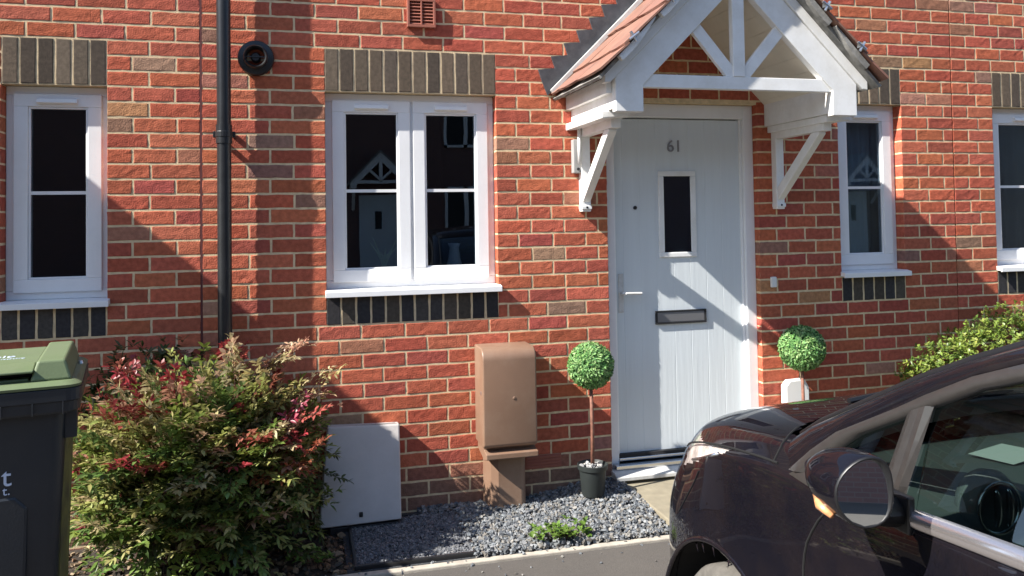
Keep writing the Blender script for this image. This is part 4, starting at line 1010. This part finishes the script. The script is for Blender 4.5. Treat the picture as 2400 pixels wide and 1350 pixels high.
        dg = MB(); up = G[4:10]; lo = [(.966, p[1], .985 + (-p[1] - 2.9) * .065) for p in up]
        dg.grid([[mf(off(p, .010)) for p in up], [mf(off(tuple((a + b) / 2 for a, b in zip(p, q)), .004)) for p, q in zip(up, lo)], [mf(off(p, .010)) for p in lo]])
        dg.poly([mf(off(p, .010)) for p in (up[0], (.994, -2.945, 1.09), (.966, -2.92, .985), lo[0])]); dg.build('door_glass', M['carglass'], t, smooth=True)
        bt = MB(); b0 = [(-2.936, 1.006), (-3.074, 1.017), (-3.199, 1.027), (-3.6, 1.05), (-4.2, 1.075)]
        bt.grid([[mf((.972, y, z + .002)) for y, z in b0], [mf((.958, y, z)) for y, z in b0], [mf((.952, y, z - .012)) for y, z in b0], [mf((.953, y, z - .026)) for y, z in b0], [mf((.960, y, z - .031)) for y, z in b0]]); bt.build('belt_trim', M['trimchr'], t, smooth=True)
        sl2 = MB(); sl2.tube([mf(off(p, .052, .030, .002)) for p in PT[:7]], .009, 8); sl2.build('screen_seal', M['carblk'], t, smooth=True)
        rp = MB(); rp.box(*sorted((mf((1.04, 0, 0))[0], mf((1.09, 0, 0))[0])), -3.86, -3.78, 1.0, 1.40); rp.build('centre_pillar', M['carblk'], t)
    ws, rf = MB(), MB(); E_ = [off(p, .045, .026, .0) for p in PT]; rr = []
    for i, p in enumerate(E_):
        b = [.27, .265, .25, .235, .21, .18, .12, .03, 0, 0, -.03, -.08][i]; cz = [.0, .003, .006, .008, .010, .014, .026, .040, .045, .045, .045, .03][i]; row = []
        for k in range(17):
            u = k / 16; x = p[0] + (3.58 - 2 * p[0]) * u; s = 1 - (2 * u - 1) ** 2; row.append((x, p[1] + b * s, p[2] + cz * s))
        rr.append(row)
    ws.grid(rr[:7]); ws.build('windscreen', M['screen'], t, smooth=True); rf.grid(rr[6:]); rf.build('roof', M['paint'], t, smooth=True, solid=.01)
    # interior
    da = MB(); prof = [(-2.36, .93), (-2.52, .965), (-2.72, .972), (-2.84, .955), (-2.885, .90), (-2.90, .80), (-2.86, .60), (-2.5, .55)]
    da.prism(prof, 1.02, 2.56, 'x'); dsh = da.build('dashboard', M['dash'], t, bevel=.015, recalc=True)
    hb = MB(); hb.lathe([(.0, .0), (.066, .0), (.070, -.02), (.060, -.045), (.052, -.050), (.047, -.040), (.047, -.030), (0, -.028)], (1.245, -2.835, .955), 36, 'y'); hb.build('air_vent', M['dash'], dsh, smooth=True, recalc=True)
    vr = MB(); vr.lathe([(.047, -.046), (.050, -.052), (.055, -.050), (.054, -.044)], (1.245, -2.835, .955), 36, 'y')
    for sx in (-.016, .014):
        vr.tube([(1.245 + sx + .012 * math.sin(R(a)), -2.885, .955 + .040 * math.cos(R(a))) for a in range(20, 161, 14)], [.003 + .005 * math.sin(math.pi * i / 10) for i in range(11)], 8)
    vr.build('vent_ring', M['chrome'], dsh, smooth=True)
    MB().box(1.45, 1.75, -2.88, -2.862, .975, 1.06).build('display', M['carblk'], dsh, bevel=.005)
    pp = MB(); pp.poly([(1.42, -2.62, .977), (1.56, -2.58, .979), (1.60, -2.68, .979), (1.45, -2.72, .977)]); pp.build('paper', M['paper'], dsh)
    sw = MB(); c = Vector((2.22, -3.08, .93)); ax = Vector((0, -.9, .42)).normalized(); a1 = Vector((1, 0, 0)); a2 = ax.cross(a1)
    sw.tube([c + (a1 * math.cos(R(a)) + a2 * math.sin(R(a))) * .185 for a in range(0, 361, 12)], .015, 8, caps=False)
    for an in (0, 180, 270): sw.tube([c - ax * .02, c + (a1 * math.cos(R(an)) + a2 * math.sin(R(an))) * .18], [.03, .014], 8)
    sw.tube([c - ax * .02, c - ax * .30], .03, 10); sw.build('steering_wheel', M['carblk'], t, smooth=True)
    for x in (1.32, 2.22):
        s = MB(); s.prism([(-3.20, .50), (-3.72, .46), (-3.78, .60), (-3.96, 1.10), (-3.88, 1.13), (-3.66, .66), (-3.22, .64)], x - .25, x + .25, 'x'); s.prism([(-3.90, 1.14), (-3.98, 1.14), (-4.0, 1.32), (-3.93, 1.33)], x - .12, x + .12, 'x'); s.build('seat', M['seat'], t, bevel=.04, seg=3, recalc=True)
    dc = MB()
    for x in (1.005, 2.565): dc.box(x, x + .01, -4.9, -2.55, .42, .985)
    dc.box(1.02, 2.56, -4.9, -2.5, .42, .44); dc.box(1.05, 2.53, -5.0, -4.95, .42, 1.05); dc.build('door_cards', M['dash'], t)
    vm = MB(); vm.box(1.70, 1.88, -2.96, -2.93, 1.27, 1.33); vm.tube([(1.79, -2.92, 1.33), (1.79, -2.86, 1.36)], .008, 6); vm.build('rear_view_mirror', M['carblk'], t, bevel=.01)
    # ------------ door mirror
    rim = [(.756, 1.086), (.767, 1.108), (.787, 1.127), (.812, 1.140), (.838, 1.139), (.854, 1.124), (.860, 1.095), (.859, 1.058), (.851, 1.032), (.832, 1.017), (.806, 1.012), (.781, 1.021), (.764, 1.038), (.755, 1.062)]
    for mf in (lambda p: p, mir):
        cx, cz = .806, 1.078; h = MB(); N_ = len(rim)
        def rg(y, s, ox=0, oz=0): return [mf((cx + .006 + (x - cx) * s * .92 + ox, y - (x - cx) * .28 * 1, cz + (z - cz) * s + oz)) for x, z in rim]
        R_ = [rg(-3.018, .84), rg(-3.030, .86), rg(-3.037, .95), rg(-3.032, 1.0), rg(-3.015, 1.01), rg(-2.985, 1.0, .0), rg(-2.955, .93, .0), rg(-2.928, .76, .0, .002), rg(-2.908, .50, .004, .004), rg(-2.888, .22, .002, .006), rg(-2.886, .02, .002, .006)]
        for r in R_: h.v += r
        for i in range(len(R_) - 1):
            for k in range(N_):
                k2 = (k + 1) % N_; h.f.append((i * N_ + k, i * N_ + k2, (i + 1) * N_ + k2, (i + 1) * N_ + k)); h.m.append(1 if i < 3 else 0)
        o = h.build('door_mirror', [M['paint'], M['carblk']], t, smooth=True, sub=1, recalc=True)
        g = MB(); g.v = [(x, y - .004 + (z - cz) * .13, z) for x, y, z in rg(-3.022, .88)]; g.f = [tuple(range(N_))]; g.m = [0]; gl = g.build('mirror_glass', M['mirror'], o)
        bs = MB(); bs.tube([mf((.955, -2.935, .998)), mf((.905, -2.955, 1.005)), mf((.850, -2.975, 1.035))], [.030, .022, .024], 10); bs.box(*sorted((mf((.950, 0, 0))[0], mf((.966, 0, 0))[0])), -2.975, -2.895, .965, 1.035); bs.build('mirror_arm', M['carblk'], o, smooth=False, bevel=.004)
        ic = MB(); ic.tube([mf((.783, -2.935, 1.050)), mf((.777, -2.962, 1.036)), mf((.778, -2.992, 1.026))], [.004, .011, .005], 10); ic.build('indicator_lens', M['amber'], o, smooth=True)
    # wiper arm and side repeater
    MB().tube([(1.35, -2.28, 1.035), (1.7, -2.24, 1.06), (2.1, -2.27, 1.06)], .008, 6).build('wiper', M['carblk'], t)
    # front grille and number plate faces the house
    gr = MB(); gr.box(1.42, 2.16, NY - .03, NY + .012, .50, .58); gr.build('grille', M['carblk'], t, bevel=.004)
car()

# ---------------------------------------------------------------- house across the street (seen mirrored in the window panes)
def opposite():
    t = thing('terraced_house', 'brick house across the street with white porch, mirrored in the double window', 'house'); Y = -16.0
    m = bpy.data.materials.new('far_brick'); m.use_nodes = True; N = m.node_tree.nodes; L = m.node_tree.links; b = N['Principled BSDF']; b.inputs['Roughness'].default_value = .9
    tc = N.new('ShaderNodeTexCoord'); mp = N.new('ShaderNodeMapping'); mp.inputs['Rotation'].default_value = (R(90), 0, 0); br = N.new('ShaderNodeTexBrick'); br.inputs['Scale'].default_value = 1; br.inputs['Brick Width'].default_value = .225; br.inputs['Row Height'].default_value = .075
    br.inputs['Mortar Size'].default_value = .008; br.inputs[1].default_value = (.20, .10, .085, 1); br.inputs[2].default_value = (.17, .09, .08, 1); br.inputs[3].default_value = (.19, .13, .115, 1)
    L.new(tc.outputs['Object'], mp.inputs[0]); L.new(mp.outputs[0], br.inputs[0]); L.new(br.outputs[0], b.inputs[0])
    w_ = MB(); w_.box(-22, 34, Y - 8, Y, -.1, 5.2); w_.build('wall', m, t)
    rf = MB(); rf.prism([(Y + .4, 5.1), (Y - 4, 8.2), (Y - 8.4, 5.1)], -22.3, 34.3, 'x'); rf.build('roof', M['lead'], t, recalc=True)
    def win(x, z, w, h):
        f = MB(); f.box(x, x + w, Y, Y + .05, z, z + .07); f.box(x, x + w, Y, Y + .05, z + h - .07, z + h); f.box(x, x + .07, Y, Y + .05, z, z + h); f.box(x + w - .07, x + w, Y, Y + .05, z, z + h); f.box(x + w / 2 - .05, x + w / 2 + .05, Y, Y + .05, z, z + h)
        o = f.build('window', M['upvc'], t); MB().box(x + .06, x + w - .06, Y + .004, Y + .01, z + .06, z + h - .06).build('glass', M['gasket'], o)
    for x in (-9, -4.6, 3.4, 8.0, 12.6, 17.4, 22): win(x, 1.25, 1.1, 1.15); win(x, 3.4, 1.1, 1.1)
    for X in (1.72, -7.2, 15.4):
        c = MB(); zt = 3.22; hw = .72
        for s in (-1, 1): c.prism([(X + s * hw, 2.35), (X + s * hw, zt - hw), (X, zt), (X, zt - .2), (X + s * (hw - .15), zt - hw - .05), (X + s * (hw - .15), 2.35)], Y + .64, Y + .7); c.box(*sorted((X + s * (hw - .12), X + s * hw)), Y, Y + .64, 2.38, 2.52); c.tube([(X + s * .62, Y + .05, 1.85), (X + s * .62, Y + .5, 2.36)], .04, 6)
        c.box(X - hw, X + hw, Y + .65, Y + .69, 2.46, 2.54); c.box(X - .04, X + .04, Y + .65, Y + .69, 2.5, zt - .1)
        for s in (-1, 1): c.tube([(X, Y + .67, 2.55), (X + s * .3, Y + .67, 2.83)], .035, 6)
        c.build('porch_canopy', M['timber'], t, recalc=True)
        r = MB()
        for s in (-1, 1): r.prism([(X, zt), (X + s * .85, zt - .85), (X + s * .85, zt - .8), (X, zt + .06)], Y, Y + .74)
        r.build('porch_roof', M['tilee'], t, recalc=True)
        d = MB(); d.box(X - .47, X + .47, Y, Y + .05, .1, 2.2); o = d.build('front_door', M['door'], t); MB().box(X - .08, X + .08, Y + .05, Y + .056, 1.35, 1.8).build('door_glass', M['gasket'], o)
opposite()
